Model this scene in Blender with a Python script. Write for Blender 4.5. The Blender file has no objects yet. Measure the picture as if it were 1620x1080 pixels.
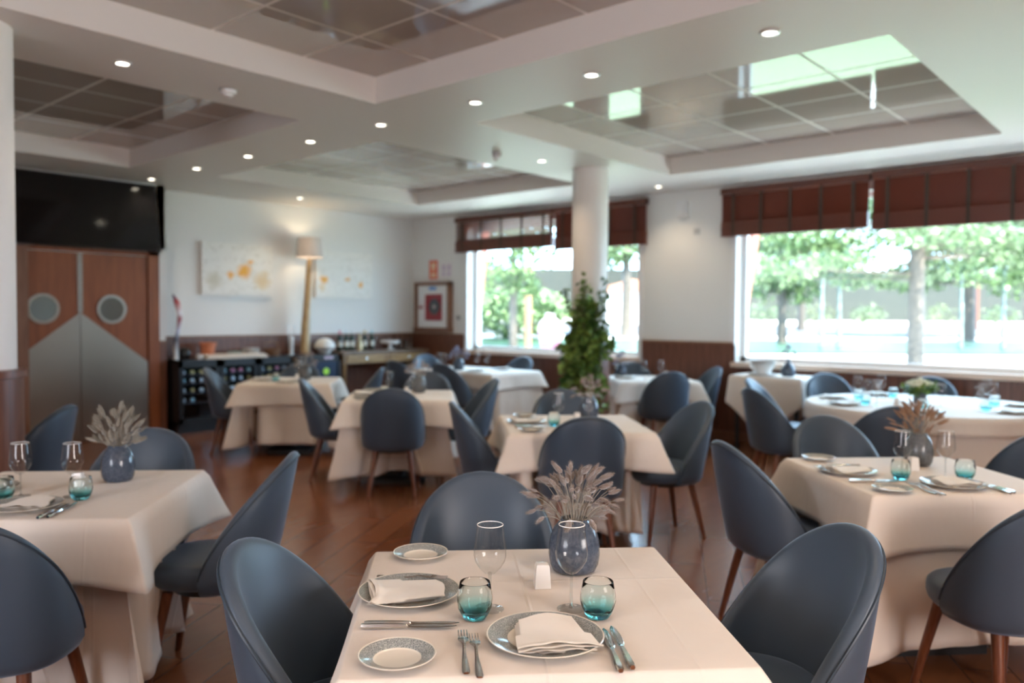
import bpy, bmesh, math, random
from mathutils import Vector, Matrix
PI = math.pi
scn = bpy.context.scene
COL = scn.collection
# ------------------------------------------------------------ camera, sky, sun, exposure
cam_d = bpy.data.cameras.new('camera')
cam_d.sensor_width = 36.0
cam_d.lens = 28.11
cam_d.clip_end = 400
cam_d.dof.use_dof = True
cam_d.dof.focus_distance = 1.92
cam_d.dof.aperture_fstop = 2.1
cam = bpy.data.objects.new('camera', cam_d)
COL.objects.link(cam)
YAW, PITCH, ROLL = math.radians(48.691), math.radians(-1.865), math.radians(0.386)
fwd = Vector((math.sin(YAW)*math.cos(PITCH), math.cos(YAW)*math.cos(PITCH), math.sin(PITCH)))
rgt = Vector((math.cos(YAW), -math.sin(YAW), 0))
upv = rgt.cross(fwd)
rgt2 = rgt*math.cos(ROLL) + upv*math.sin(ROLL)
upv2 = -rgt*math.sin(ROLL) + upv*math.cos(ROLL)
M = Matrix((rgt2, upv2, -fwd)).transposed().to_4x4()
M.translation = Vector((0, 0, 1.46))
cam.matrix_world = M
scn.camera = cam

scn.view_settings.view_transform = 'Standard'
scn.view_settings.look = 'None'
scn.view_settings.gamma = 1.0
scn.view_settings.exposure = 0.0
cy = scn.cycles
cy.use_denoising = True
cy.max_bounces = 10
cy.diffuse_bounces = 5
cy.glossy_bounces = 4
cy.transmission_bounces = 8
cy.transparent_max_bounces = 16
cy.sample_clamp_indirect = 6.0
cy.caustics_reflective = False
cy.caustics_refractive = False

world = bpy.data.worlds.new('sky')
scn.world = world
world.use_nodes = True
wn = world.node_tree
for n in list(wn.nodes): wn.nodes.remove(n)
wo = wn.nodes.new('ShaderNodeOutputWorld'); wb = wn.nodes.new('ShaderNodeBackground')
wb.inputs[0].default_value = (0.50, 0.72, 1.0, 1); wb.inputs[1].default_value = 12.0
wn.links.new(wb.outputs[0], wo.inputs[0])

def light(name, kind, loc, energy, color, **k):
    d = bpy.data.lights.new(name, kind); d.energy = energy; d.color = color
    o = bpy.data.objects.new(name, d); o.location = loc
    rot = k.pop('rot', None); par = k.pop('parent', None)
    for a, b in k.items(): setattr(d, a, b)
    if rot: o.rotation_euler = rot
    COL.objects.link(o)
    if par: o.parent = par
    return o
# sun over the roof: comes from the building's back side, never through the windows
sd = Vector((0.14, 0.56, -0.81)).normalized()
s = light('sun', 'SUN', (0, 0, 20), 40.0, (1.0, 0.95, 0.86), angle=0.01)
s.rotation_euler = sd.to_track_quat('-Z', 'Y').to_euler()
# sky portals at the two seen windows, then warm fill behind the camera
def portal(name, y0, y1):
    o = light(name, 'AREA', (9.14, (y0+y1)/2, 1.7), 68*(y1-y0), (0.58, 0.77, 1.0), shape='RECTANGLE', size=1.5, size_y=(y1-y0), rot=(0, PI/2, 0))
    o.data.cycles.is_portal = True
portal('window_daylight', 5.57, 8.64)
portal('window_daylight', -0.6, 4.23)
light('rear_warm_fill', 'AREA', (1.3, -2.66, 1.62), 92, (1.0, 0.70, 0.45), shape='RECTANGLE', size=1.4, size_y=1.34, rot=(PI/2, 0, 0))  # warm fill lamp added in the unseen opening behind the camera
light('rear_warm_fill', 'AREA', (-3.16, 1.6, 1.62), 52, (1.0, 0.70, 0.45), shape='RECTANGLE', size=1.34, size_y=1.6, rot=(0, -PI/2, 0))  # second added warm fill, in the unseen opening of the left wall
DOWN_W = 24.0
DOWN_C = (1.0, 0.77, 0.50)

# ------------------------------------------------------------ materials
def mat(name, color=(0.8, 0.8, 0.8), rough=0.5, metal=0.0, **k):
    m = bpy.data.materials.new(name); m.use_nodes = True
    b = m.node_tree.nodes['Principled BSDF']
    b.inputs['Base Color'].default_value = (*color, 1)
    b.inputs['Roughness'].default_value = rough
    b.inputs['Metallic'].default_value = metal
    for a, v in k.items():
        b.inputs[a.replace('_', ' ')].default_value = v
    return m
def nd(m, t, **k):
    n = m.node_tree.nodes.new(t)
    for a, v in k.items(): setattr(n, a, v)
    return n
def lk(m, a, b): m.node_tree.links.new(a, b)
def bsdf(m): return m.node_tree.nodes['Principled BSDF']
def coords(m, scale=(1, 1, 1), out='Object', rotz=0):
    tc = nd(m, 'ShaderNodeTexCoord'); mp = nd(m, 'ShaderNodeMapping')
    mp.inputs['Scale'].default_value = scale; mp.inputs['Rotation'].default_value = (0, 0, rotz)
    lk(m, tc.outputs[out], mp.inputs[0]); return mp.outputs[0]
def ramp(m, fac, stops):
    r = nd(m, 'ShaderNodeValToRGB')
    while len(r.color_ramp.elements) < len(stops): r.color_ramp.elements.new(0.5)
    for e, (p, c) in zip(r.color_ramp.elements, stops):
        e.position = p; e.color = (*c, 1)
    lk(m, fac, r.inputs[0]); return r.outputs[0]
def noise(m, vec, scale, detail=3, rough=0.5):
    n = nd(m, 'ShaderNodeTexNoise'); n.inputs['Scale'].default_value = scale
    n.inputs['Detail'].default_value = detail; n.inputs['Roughness'].default_value = rough
    lk(m, vec, n.inputs['Vector']); return n.outputs[0]
def bump(m, h, strength=0.2, dist=0.01):
    b = nd(m, 'ShaderNodeBump'); b.inputs['Strength'].default_value = strength
    b.inputs['Distance'].default_value = dist; lk(m, h, b.inputs['Height'])
    lk(m, b.outputs[0], bsdf(m).inputs['Normal'])
def math_(m, op, a, b=None, c=None):
    n = nd(m, 'ShaderNodeMath', operation=op)
    for i, v in enumerate((a, b, c)):
        if v is None: continue
        if isinstance(v, (int, float)): n.inputs[i].default_value = v
        else: lk(m, v, n.inputs[i])
    return n.outputs[0]
def mixc(m, f, a, b):
    n = nd(m, 'ShaderNodeMix', data_type='RGBA')
    for sock, v in ((n.inputs[0], f), (n.inputs[6], a), (n.inputs[7], b)):
        if isinstance(v, tuple): sock.default_value = (*v, 1)
        elif isinstance(v, (int, float)): sock.default_value = v
        else: lk(m, v, sock)
    return n.outputs[2]
def woodmat(name, c1, c2, scale=(14, 14, 1.2), rough=0.4):
    m = mat(name, c1, rough)
    f = noise(m, coords(m, scale), 3.0, 5)
    lk(m, ramp(m, f, [(0.3, c1), (0.7, c2)]), bsdf(m).inputs['Base Color']); bump(m, f, 0.08)
    return m
def thin_glass(name, tint=(1, 1, 1), refl=1.0):
    m = bpy.data.materials.new(name); m.use_nodes = True; nt = m.node_tree
    nt.nodes.remove(nt.nodes['Principled BSDF']); out = nt.nodes['Material Output']
    tr = nd(m, 'ShaderNodeBsdfTransparent'); tr.inputs[0].default_value = (*tint, 1)
    gl = nd(m, 'ShaderNodeBsdfGlossy'); gl.inputs['Roughness'].default_value = 0.02
    fr = nd(m, 'ShaderNodeLayerWeight'); fr.inputs[0].default_value = 0.5
    f = math_(m, 'ADD', math_(m, 'MULTIPLY', math_(m, 'POWER', fr.outputs['Facing'], 4.5), 0.75*min(refl, 1.0)), 0.024*refl)
    mx = nd(m, 'ShaderNodeMixShader'); lk(m, f, mx.inputs[0]); lk(m, tr.outputs[0], mx.inputs[1]); lk(m, gl.outputs[0], mx.inputs[2])
    lk(m, mx.outputs[0], out.inputs[0]); return m
def emis(name, c, s):
    m = mat(name, c); bsdf(m).inputs['Emission Color'].default_value = (*c, 1)
    bsdf(m).inputs['Emission Strength'].default_value = s; return m

WALL = mat('wall_paint', (0.80, 0.79, 0.765), 0.75); bump(WALL, noise(WALL, coords(WALL), 60, 3), 0.03)
CEIL = mat('ceiling_paint', (0.76, 0.715, 0.67), 0.45)
COLUMN = mat('column_paint', (0.83, 0.79, 0.75), 0.5)
WAINS = mat('wainscot_wood', (0.16, 0.06, 0.032), 0.35)
_v = coords(WAINS, (1, 1, 1)); _w = nd(WAINS, 'ShaderNodeSeparateXYZ'); lk(WAINS, _v, _w.inputs[0])
_s = math_(WAINS, 'ADD', _w.outputs[0], _w.outputs[1])
_fr = math_(WAINS, 'FRACT', math_(WAINS, 'MULTIPLY', _s, 10.0))
_gr = math_(WAINS, 'LESS_THAN', _fr, 0.06)
_nf = noise(WAINS, coords(WAINS, (12, 12, 1)), 3, 4)
lk(WAINS, mixc(WAINS, _gr, ramp(WAINS, _nf, [(0.3, (0.12, 0.042, 0.023)), (0.7, (0.19, 0.072, 0.040))]), (0.06, 0.024, 0.014)), bsdf(WAINS).inputs['Base Color'])
bump(WAINS, _gr, -0.4, 0.003)
TRIMW = woodmat('trim_wood', (0.17, 0.07, 0.035), (0.24, 0.11, 0.06))
DOORW = woodmat('door_wood', (0.20, 0.052, 0.012), (0.28, 0.080, 0.020), (6, 6, 0.7), 0.45)
SILL = mat('sill_stone', (0.80, 0.62, 0.50), 0.4)
FRAME = mat('window_frame_white', (0.83, 0.82, 0.82), 0.4)
STEEL = mat('brushed_steel', (0.40, 0.35, 0.30), 0.30, 1.0)
bump(STEEL, noise(STEEL, coords(STEEL, (1, 1, 90)), 6, 3), 0.05, 0.002)
CHROME = mat('cutlery_steel', (0.72, 0.70, 0.68), 0.12, 1.0)
BLACKP = mat('black_plastic', (0.012, 0.012, 0.014), 0.3)
SCREEN = mat('screen_black', (0.004, 0.004, 0.005), 0.12)
WHITEP = mat('white_plastic', (0.8, 0.8, 0.8), 0.4)
GREYP = mat('grey_plastic', (0.3, 0.3, 0.3), 0.4)
PANE = thin_glass('window_pane_glass', (0.97, 1.0, 0.98))
WGLASS = thin_glass('wine_glass_thin', (0.955, 0.96, 0.955), 2.0)
FGLASS = thin_glass('stem_glass_clear', (0.93, 0.935, 0.93), 3.0)
SGLASS = mat('stem_glass', (1, 1, 1), 0.0, 0, Transmission_Weight=1.0, IOR=1.45)
def tumbler_mat():
    m = mat('teal_tumbler_glass', (1, 1, 1), 0.0, 0, Transmission_Weight=1.0, IOR=1.27)
    tc = nd(m, 'ShaderNodeTexCoord'); sx = nd(m, 'ShaderNodeSeparateXYZ'); lk(m, tc.outputs['Object'], sx.inputs[0])
    z = math_(m, 'MULTIPLY', sx.outputs[2], 11.0)
    lk(m, ramp(m, z, [(0.0, (0.07, 0.60, 0.70)), (0.25, (0.42, 0.85, 0.88)), (0.5, (0.86, 0.96, 0.97)), (1.0, (0.97, 0.99, 0.99))]), bsdf(m).inputs['Base Color'])
    return m
TGLASS = tumbler_mat()
def floor_mat():
    m = mat('floor_planks', (0.15, 0.05, 0.02), 0.2)
    v = coords(m, (1, 1, 1), rotz=math.radians(-30))
    b = nd(m, 'ShaderNodeTexBrick'); lk(m, v, b.inputs['Vector'])
    b.inputs['Scale'].default_value = 1.0; b.inputs['Brick Width'].default_value = 1.2; b.inputs['Row Height'].default_value = 0.2
    b.inputs['Mortar Size'].default_value = 0.0035; b.inputs['Mortar Smooth'].default_value = 0.2
    b.inputs['Color1'].default_value = (0.20, 0.068, 0.028, 1); b.inputs['Color2'].default_value = (0.27, 0.10, 0.044, 1)
    b.inputs['Mortar'].default_value = (0.055, 0.02, 0.01, 1)
    n = noise(m, coords(m, (1.2, 14, 1), rotz=math.radians(-30)), 2.2, 5)
    c = mixc(m, math_(m, 'MULTIPLY', n, 0.5), b.outputs[0], (0.13, 0.045, 0.02))
    lk(m, c, bsdf(m).inputs['Base Color'])
    lk(m, ramp(m, n, [(0.3, (0.17, 0.17, 0.17)), (0.8, (0.30, 0.30, 0.30))]), bsdf(m).inputs['Roughness'])
    bump(m, b.outputs[1], -0.3, 0.002)
    return m
FLOOR = floor_mat()
def panel_mat():
    m = mat('glossy_ceiling_panel', (0.45, 0.395, 0.35), 0.045, 0, IOR=1.9)
    sx = nd(m, 'ShaderNodeSeparateXYZ'); lk(m, coords(m), sx.inputs[0])
    P = 0.655
    fx = math_(m, 'FRACT', math_(m, 'DIVIDE', math_(m, 'SUBTRACT', sx.outputs[0], 3.14 - 10*P), P))
    fy = math_(m, 'FRACT', math_(m, 'DIVIDE', math_(m, 'SUBTRACT', sx.outputs[1], 4.05 - 10*P), P))
    g = math_(m, 'MAXIMUM', math_(m, 'LESS_THAN', fx, 0.034), math_(m, 'LESS_THAN', fy, 0.034))
    lk(m, mixc(m, g, (0.45, 0.395, 0.35), (0.68, 0.63, 0.59)), bsdf(m).inputs['Base Color'])
    lk(m, math_(m, 'ADD', math_(m, 'MULTIPLY', g, 0.4), 0.04), bsdf(m).inputs['Roughness'])
    lk(m, math_(m, 'SUBTRACT', 1.9, math_(m, 'MULTIPLY', g, 0.7)), bsdf(m).inputs['IOR'])
    return m
PANEL = panel_mat()
LEATHER = mat('blue_grey_leatherette', (0.050, 0.073, 0.104), 0.42, 0, Sheen_Weight=0.35, Sheen_Roughness=0.4, Sheen_Tint=(0.55, 0.72, 1.0, 1))
bump(LEATHER, noise(LEATHER, coords(LEATHER), 900, 2), 0.05, 0.001)
PIPE = mat('chair_piping', (0.026, 0.042, 0.062), 0.45)
LEGW = woodmat('walnut_leg', (0.12, 0.035, 0.014), (0.20, 0.065, 0.028), (30, 30, 3), 0.35)
def linen(name, c):
    m = mat(name, c, 0.7, 0, Sheen_Weight=0.15)
    sx = nd(m, 'ShaderNodeSeparateXYZ'); lk(m, coords(m), sx.inputs[0])
    def crease(o, at):
        d = math_(m, 'ABSOLUTE', math_(m, 'SUBTRACT', o, at))
        return math_(m, 'MAXIMUM', math_(m, 'SUBTRACT', 1.0, math_(m, 'MULTIPLY', d, 160.0)), 0.0)
    h = math_(m, 'ADD', crease(sx.outputs[0], -0.01), crease(sx.outputs[1], 0.13))
    h = math_(m, 'ADD', h, math_(m, 'MULTIPLY', crease(sx.outputs[0], 0.30), 0.5))
    n = noise(m, coords(m, (1, 1, 0.6)), 5, 3)
    h = math_(m, 'ADD', math_(m, 'MULTIPLY', h, 0.16), n)
    bump(m, h, 0.55, 0.018)
    return m
LINEN = linen('cream_linen', (0.79, 0.705, 0.625))
LINEN2 = linen('cream_under_linen', (0.75, 0.66, 0.58))
NAPK = mat('napkin_cotton', (0.82, 0.76, 0.68), 0.8, 0, Sheen_Weight=0.3)
bump(NAPK, noise(NAPK, coords(NAPK), 900, 2), 0.1, 0.001)
def plate_mat():
    m = mat('plate_glaze', (0.8, 0.75, 0.66), 0.12)
    v = coords(m); ln = nd(m, 'ShaderNodeVectorMath', operation='LENGTH'); lk(m, v, ln.inputs[0])
    vo = nd(m, 'ShaderNodeTexVoronoi', feature='DISTANCE_TO_EDGE'); lk(m, v, vo.inputs['Vector']); vo.inputs['Scale'].default_value = 260
    dots = ramp(m, vo.outputs[0], [(0.06, (0.43, 0.44, 0.42)), (0.22, (0.15, 0.17, 0.175))])
    return m, ln.outputs['Value'], dots
def plate_material(name, r_in, r_out):
    m, r, dots = plate_mat(); m.name = name
    f = math_(m, 'GREATER_THAN', r, r_in); f2 = math_(m, 'LESS_THAN', r, r_out)
    lk(m, mixc(m, math_(m, 'MULTIPLY', f, f2), (0.80, 0.74, 0.64), dots), bsdf(m).inputs['Base Color'])
    return m
PL_BIG = plate_material('dinner_plate_glaze', 0.083, 0.1265)
PL_SM = plate_material('side_plate_glaze', 0.050, 0.0785)
PORC = mat('white_porcelain', (0.82, 0.80, 0.77), 0.15)
def vase_mat(name, c1, c2):
    m = mat(name, c1, 0.16)
    f = noise(m, coords(m), 90, 4, 0.7)
    lk(m, ramp(m, f, [(0.40, c1), (0.68, c2)]), bsdf(m).inputs['Base Color']); return m
VASE_B = vase_mat('blue_grey_glaze', (0.050, 0.068, 0.102), (0.10, 0.122, 0.16))
VASE_G = vase_mat('slate_glaze', (0.10, 0.11, 0.12), (0.16, 0.17, 0.18))
BUNNY = mat('dried_bunny_tail', (0.25, 0.20, 0.18), 0.9, 0, Sheen_Weight=1.0, Sheen_Roughness=0.5)
STEMM = mat('dried_stem', (0.36, 0.33, 0.28), 0.8)
OLIVEG = mat('dried_pale_grass', (0.30, 0.27, 0.21), 0.9, 0, Sheen_Weight=1.0)
TAN = mat('dried_tan_grass', (0.36, 0.20, 0.11), 0.9, 0, Sheen_Weight=0.5)
LAVEN = mat('dried_lilac', (0.30, 0.33, 0.45), 0.9)
BLADE = mat('slat_wood', (0.13, 0.03, 0.016), 0.35)
TAPE = mat('blind_tape', (0.055, 0.035, 0.025), 0.8)
def leafmat(name, a, b):
    m = mat(name, a, 0.5)
    f = noise(m, coords(m), 9, 2)
    lk(m, ramp(m, f, [(0.35, a), (0.65, b)]), bsdf(m).inputs['Base Color']); return m
IVY = leafmat('ivy_leaf', (0.03, 0.095, 0.018), (0.22, 0.34, 0.07))
PINE = leafmat('pine_needles', (0.038, 0.078, 0.028), (0.11, 0.165, 0.068))
PINE2 = leafmat('light_leaves', (0.042, 0.088, 0.028), (0.125, 0.19, 0.068))
BARK = leafmat('bark', (0.05, 0.040, 0.031), (0.085, 0.068, 0.055))
BARKL = leafmat('pale_bark', (0.05, 0.07, 0.065), (0.20, 0.24, 0.22))
PAVE = mat('pale_gravel', (0.78, 0.74, 0.70), 0.9)
LAWN_SHADE = leafmat('lawn_shade_grass', (0.013, 0.044, 0.022), (0.028, 0.072, 0.034))  # dark teal green carries the shade under the trees in its colour
FENCEM = leafmat('hedge_wall', (0.006, 0.009, 0.005), (0.022, 0.022, 0.014))

# ------------------------------------------------------------ mesh helpers
class MB:
    def __init__(s): s.v = []; s.f = []; s.m = []
    def add(s, vs, fs, mi=0, T=None):
        o = len(s.v)
        s.v += [tuple(T @ Vector(p)) if T else tuple(p) for p in vs]
        s.f += [tuple(i+o for i in f) for f in fs]; s.m += [mi]*len(fs); return s
    def box(s, x0, x1, y0, y1, z0, z1, mi=0, T=None):
        vs = [(x, y, z) for z in (z0, z1) for y in (y0, y1) for x in (x0, x1)]
        return s.add(vs, [(0, 2, 3, 1), (4, 5, 7, 6), (0, 1, 5, 4), (2, 6, 7, 3), (0, 4, 6, 2), (1, 3, 7, 5)], mi, T)
    def lathe(s, prof, n=32, mi=0, T=None, fn=None):
        vs = []
        for j, (r, z) in enumerate(prof):
            for i in range(n):
                a = 2*PI*i/n; rr = r*(fn(a, z) if fn else 1)
                vs.append((rr*math.cos(a), rr*math.sin(a), z))
        fs = [(j*n+i, j*n+(i+1) % n, (j+1)*n+(i+1) % n, (j+1)*n+i) for j in range(len(prof)-1) for i in range(n)]
        if prof[0][0] > 1e-5 and prof[0] != prof[-1]: fs.append(tuple(range(n-1, -1, -1)))
        if prof[-1][0] > 1e-5 and prof[0] != prof[-1]: fs.append(tuple((len(prof)-1)*n+i for i in range(n)))
        return s.add(vs, fs, mi, T)
    def lathe_open(s, prof, n=32, mi=0, T=None):
        vs = [(r*math.cos(2*PI*i/n), r*math.sin(2*PI*i/n), z) for r, z in prof for i in range(n)]
        fs = [(j*n+i, j*n+(i+1) % n, (j+1)*n+(i+1) % n, (j+1)*n+i) for j in range(len(prof)-1) for i in range(n)]
        return s.add(vs, fs, mi, T)
    def tube(s, pts, rad, n=8, mi=0, closed=False):
        pts = [Vector(p) for p in pts]; k = len(pts)
        if not hasattr(rad, '__len__'): rad = [rad]*k
        vs = []
        for i, p in enumerate(pts):
            d = (pts[(i+1) % k] - pts[i-1]) if closed else (pts[min(i+1, k-1)] - pts[max(i-1, 0)])
            d = d.normalized() if d.length > 1e-9 else Vector((0, 0, 1))
            a = Vector((0, 0, 1)) if abs(d.z) < 0.9 else Vector((1, 0, 0))
            x = d.cross(a).normalized(); y = d.cross(x)
            vs += [tuple(p + (x*math.cos(2*PI*q/n) + y*math.sin(2*PI*q/n))*rad[i]) for q in range(n)]
        rng = k if closed else k-1
        fs = [(i*n+q, i*n+(q+1) % n, ((i+1) % k)*n+(q+1) % n, ((i+1) % k)*n+q) for i in range(rng) for q in range(n)]
        if not closed: fs += [tuple(range(n)), tuple((k-1)*n+q for q in range(n-1, -1, -1))]
        return s.add(vs, fs, mi)
    def grid(s, rows, mi=0, closed=False):
        n = len(rows[0]); vs = [p for r in rows for p in r]
        c = n if closed else n-1
        fs = [(j*n+i, j*n+(i+1) % n, (j+1)*n+(i+1) % n, (j+1)*n+i) for j in range(len(rows)-1) for i in range(c)]
        return s.add(vs, fs, mi)
    def mesh(s, name, mats, smooth=True):
        me = bpy.data.meshes.new(name); me.from_pydata(s.v, [], s.f)
        for m in (mats if isinstance(mats, (list, tuple)) else [mats]): me.materials.append(m)
        me.polygons.foreach_set('material_index', s.m)
        bm = bmesh.new(); bm.from_mesh(me); bmesh.ops.recalc_face_normals(bm, faces=bm.faces); bm.to_mesh(me); bm.free()
        if smooth:
            me.polygons.foreach_set('use_smooth', [True]*len(me.polygons))
            try: me.set_sharp_from_angle(angle=math.radians(smooth if smooth is not True else 42))
            except Exception: pass
        me.update(); return me
    def build(s, name, mats, parent=None, smooth=True, loc=None, rz=0):
        return link(name, s.mesh(name, mats, smooth), parent, loc, rz)
def link(name, data, parent=None, loc=None, rz=0):
    o = bpy.data.objects.new(name, data); COL.objects.link(o)
    if parent: o.parent = parent
    if loc is not None: o.location = loc
    o.rotation_euler = (0, 0, rz); return o
def tag(o, label=None, cat=None, group=None, kind=None):
    if label: o['label'] = label
    if cat: o['category'] = cat
    if group: o['group'] = group
    if kind: o['kind'] = kind
    return o
def thing(name, label, cat, loc=(0, 0, 0), rz=0, group=None):
    return tag(link(name, None, None, loc, rz), label, cat, group)
def struct(name, mb, m, parent=None, smooth=False):
    o = mb.build(name, m, parent, smooth)
    if not parent: o['kind'] = 'structure'
    return o
def dup(root, loc, rz, label, group=None):
    r = root.copy(); COL.objects.link(r); r.location = loc; r.rotation_euler = (0, 0, rz); r['label'] = label
    if group: r['group'] = group
    for ch in list(root.children):
        c = ch.copy(); COL.objects.link(c); c.parent = r
        for g in list(ch.children):
            d = g.copy(); COL.objects.link(d); d.parent = c
    return r
def box(x0, x1, y0, y1, z0, z1): return MB().box(x0, x1, y0, y1, z0, z1)

# ------------------------------------------------------------ the room
XW, YB, ZC = 8.8, 9.92, 3.0
XL, YR = -3.0, -2.5
HOLES = [(0.65, 3.76, 1.4, 4.65), (4.65, 7.72, 1.37, 4.5), (4.6, 7.6, 5.62, 8.48), (0.65, 3.71, 5.52, 8.66)]
struct('floor', box(XL, XW+0.02, YR, YB+0.3, -0.1, 0), FLOOR)
xs = sorted({XL, XW+0.4, *[h[0] for h in HOLES], *[h[1] for h in HOLES]})
ys = sorted({YR-.3, YB+0.3, *[h[2] for h in HOLES], *[h[3] for h in HOLES]})
cm = MB()
for i in range(len(xs)-1):
    for j in range(len(ys)-1):
        cx, cyy = (xs[i]+xs[i+1])/2, (ys[j]+ys[j+1])/2
        if any(h[0] < cx < h[1] and h[2] < cyy < h[3] for h in HOLES): continue
        cm.box(xs[i], xs[i+1], ys[j], ys[j+1], ZC, ZC+0.30)
struct('ceiling', cm, CEIL)
for k, h in enumerate(HOLES):
    struct('ceiling', box(h[0]-.02, h[1]+.02, h[2]-.02, h[3]+.02, ZC+0.19, ZC+0.21), PANEL)
W1 = (5.57, 8.64, 0.93, 2.80); W2 = (-0.6, 4.23, 0.93, 2.80)
wr = MB(); T = 0.30
for y0, y1, z0, z1 in [(YR, W2[0], 0, ZC), (W2[1], W1[0], 0, ZC), (W1[1], YB+0.3, 0, ZC),
                       (W2[0], W2[1], 0, W2[2]), (W2[0], W2[1], W2[3], ZC), (W1[0], W1[1], 0, W1[2]), (W1[0], W1[1], W1[3], ZC)]:
    wr.box(XW, XW+T, y0, y1, z0, z1)
struct('wall_right', wr, WALL)
struct('wall_back', box(4.53, XW, YB, YB+.3, 0, ZC), WALL)
struct('wall_back', MB().box(2.6, 4.53, 9.62, 9.9, 0, 2.3).box(XL, 4.53, 9.6, 9.9, 2.22, ZC).box(4.43, 4.53, 9.6, 10.2, 0, ZC).box(XL, 2.7, 9.6, 9.9, 0, 2.22), WALL)
struct('wall_left', MB().box(XL-.3, XL, YR, .8, 0, ZC).box(XL-.3, XL, 2.4, 9.6, 0, ZC).box(XL-.3, XL, .8, 2.4, 0, .95).box(XL-.3, XL, .8, 2.4, 2.3, ZC), WALL)
struct('wall_front', MB().box(XL, .6, YR-.3, YR, 0, ZC).box(2.0, XW, YR-.3, YR, 0, ZC).box(.6, 2.0, YR-.3, YR, 0, .95).box(.6, 2.0, YR-.3, YR, 2.3, ZC), WALL)
# wainscot panels and caps
def wain(n, x0, x1, y0, y1, z1, cap=True):
    o = struct('trim_%d' % n, box(x0, x1, y0, y1, 0.0, z1), WAINS)
    return o
wain(1, XW-.025, XW, 4.23, 5.50, 1.13)
wain(2, XW-.025, XW, 8.70, YB-.025, 1.14)
wain(3, XW-.025, XW, YR, 4.23, 0.87)
wain(4, XW-.025, XW, 5.50, 8.70, 0.87)
wain(5, 4.53, XW-.025, YB-.025, YB, 1.14)
wain(6, 4.44, 4.53, 9.575, 9.6, 1.10)
wain(7, XL, XW-.03, YR, YR+.025, 0.9)
for n, a in ((8, (XW-.045, XW, 4.25, 5.49, 1.13, 1.16)), (9, (XW-.045, XW, 8.71, YB-.03, 1.14, 1.17)), (10, (4.53, XW-.05, YB-.045, YB, 1.14, 1.17)), (11, (4.43, 4.53, 9.56, 9.6, 1.10, 1.125))):
    struct('trim_%d' % n, box(*a), TRIMW)
struct('baseboard_right', box(XW-.04, XW-.025, YR, YB-.05, 0, 0.11), TRIMW)
struct('baseboard_back', box(4.53, XW-.05, YB-.04, YB-.025, 0, 0.11), TRIMW)
# windows
for n, (y0, y1, z0, z1) in ((1, W1), (2, W2)):
    fr = MB(); t = .06
    fr.box(XW+.14, XW+.20, y0, y0+t, z0, z1).box(XW+.14, XW+.20, y1-t, y1, z0, z1).box(XW+.14, XW+.20, y0, y1, z0, z0+t).box(XW+.14, XW+.20, y0, y1, z1-t, z1)
    fo = struct('window_%d' % n, fr, FRAME)
    box(XW+.165, XW+.171, y0+.05, y1-.05, z0+.05, z1-.05).build('glass_pane', PANE, fo, False)
    ca = MB()
    ca.box(XW-.02, XW+.0, y0-.07, y0, z0-.03, z1+.05).box(XW-.02, XW, y1, y1+.07, z0-.03, z1+.05)
    ca.build('casing', FRAME, fo, False)
    MB().box(XW-.05, XW+.14, y0-.04, y1+.04, z0-.055, z0+.002).build('sill', SILL, fo, False)
# round columns with wooden cladding
def column(x, y):
    o = struct('wall_column', MB().lathe([(.19, 0), (.19, ZC)], 48), COLUMN, None, True)
    o.location = (x, y, 0)
    MB().lathe([(.222, 0), (.222, 1.10), (.238, 1.105), (.238, 1.145), (.20, 1.15)], 48).build('wood_cladding', WAINS, o)
    return o
column(6.93, 5.0)
column(1.335, 5.04)

# kitchen doors
def door(n, x0, x1, cx, side, word):
    d = struct('door_%d' % n, box(x0, x1, 9.56, 9.60, 0.01, 2.13), DOORW)
    zc, zo = 1.46, 0.88
    xa, xb = (x1, x0) if side < 0 else (x0, x1)
    pl = MB(); y = 9.553
    vs = [(xa, y, .02), (xb, y, .02), (xb, y, zo), (xa, y, zc)]; vs += [(p[0], 9.561, p[2]) for p in vs]
    pl.add(vs, [(0, 1, 2, 3), (7, 6, 5, 4), (0, 4, 5, 1), (1, 5, 6, 2), (2, 6, 7, 3), (3, 7, 4, 0)])
    pl.build('kick_plate', STEEL, d, False)
    s = 1 if side > 0 else -1
    st = MB().box(min(xa, xa+s*.022), max(xa, xa+s*.022), 9.550, 9.5605, zc, 2.12); st.build('edge_strip', STEEL, d, False)
    Tm = Matrix.Translation((cx, 9.556, 1.50)) @ Matrix.Rotation(PI/2, 4, 'X')
    MB().lathe([(.135, 0), (.165, 0), (.165, .014), (.135, .014), (.135, 0)], 40, T=Tm).build('porthole_ring', STEEL, d)
    MB().lathe([(.001, .001), (.136, .001), (.136, .005), (.001, .005)], 40, T=Tm).build('porthole_glass', mat('porthole_mirror', (.25, .27, .26), .06, 0.8), d)
    return d
door(1, 2.79, 3.537, 3.16, -1, 'left')
door(2, 3.543, 4.29, 3.88, 1, 'right')
struct('trim_12', MB().box(4.30, 4.43, 9.54, 9.60, 0, 2.22).box(2.70, 2.78, 9.54, 9.60, 0, 2.22).box(2.70, 4.43, 9.54, 9.60, 2.14, 2.24), DOORW)
struct('trim_13', MB().box(2.86, 2.97, 9.40, 9.55, 0, 2.20).box(2.84, 3.02, 9.38, 9.56, 2.16, 2.28), TRIMW)

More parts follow.
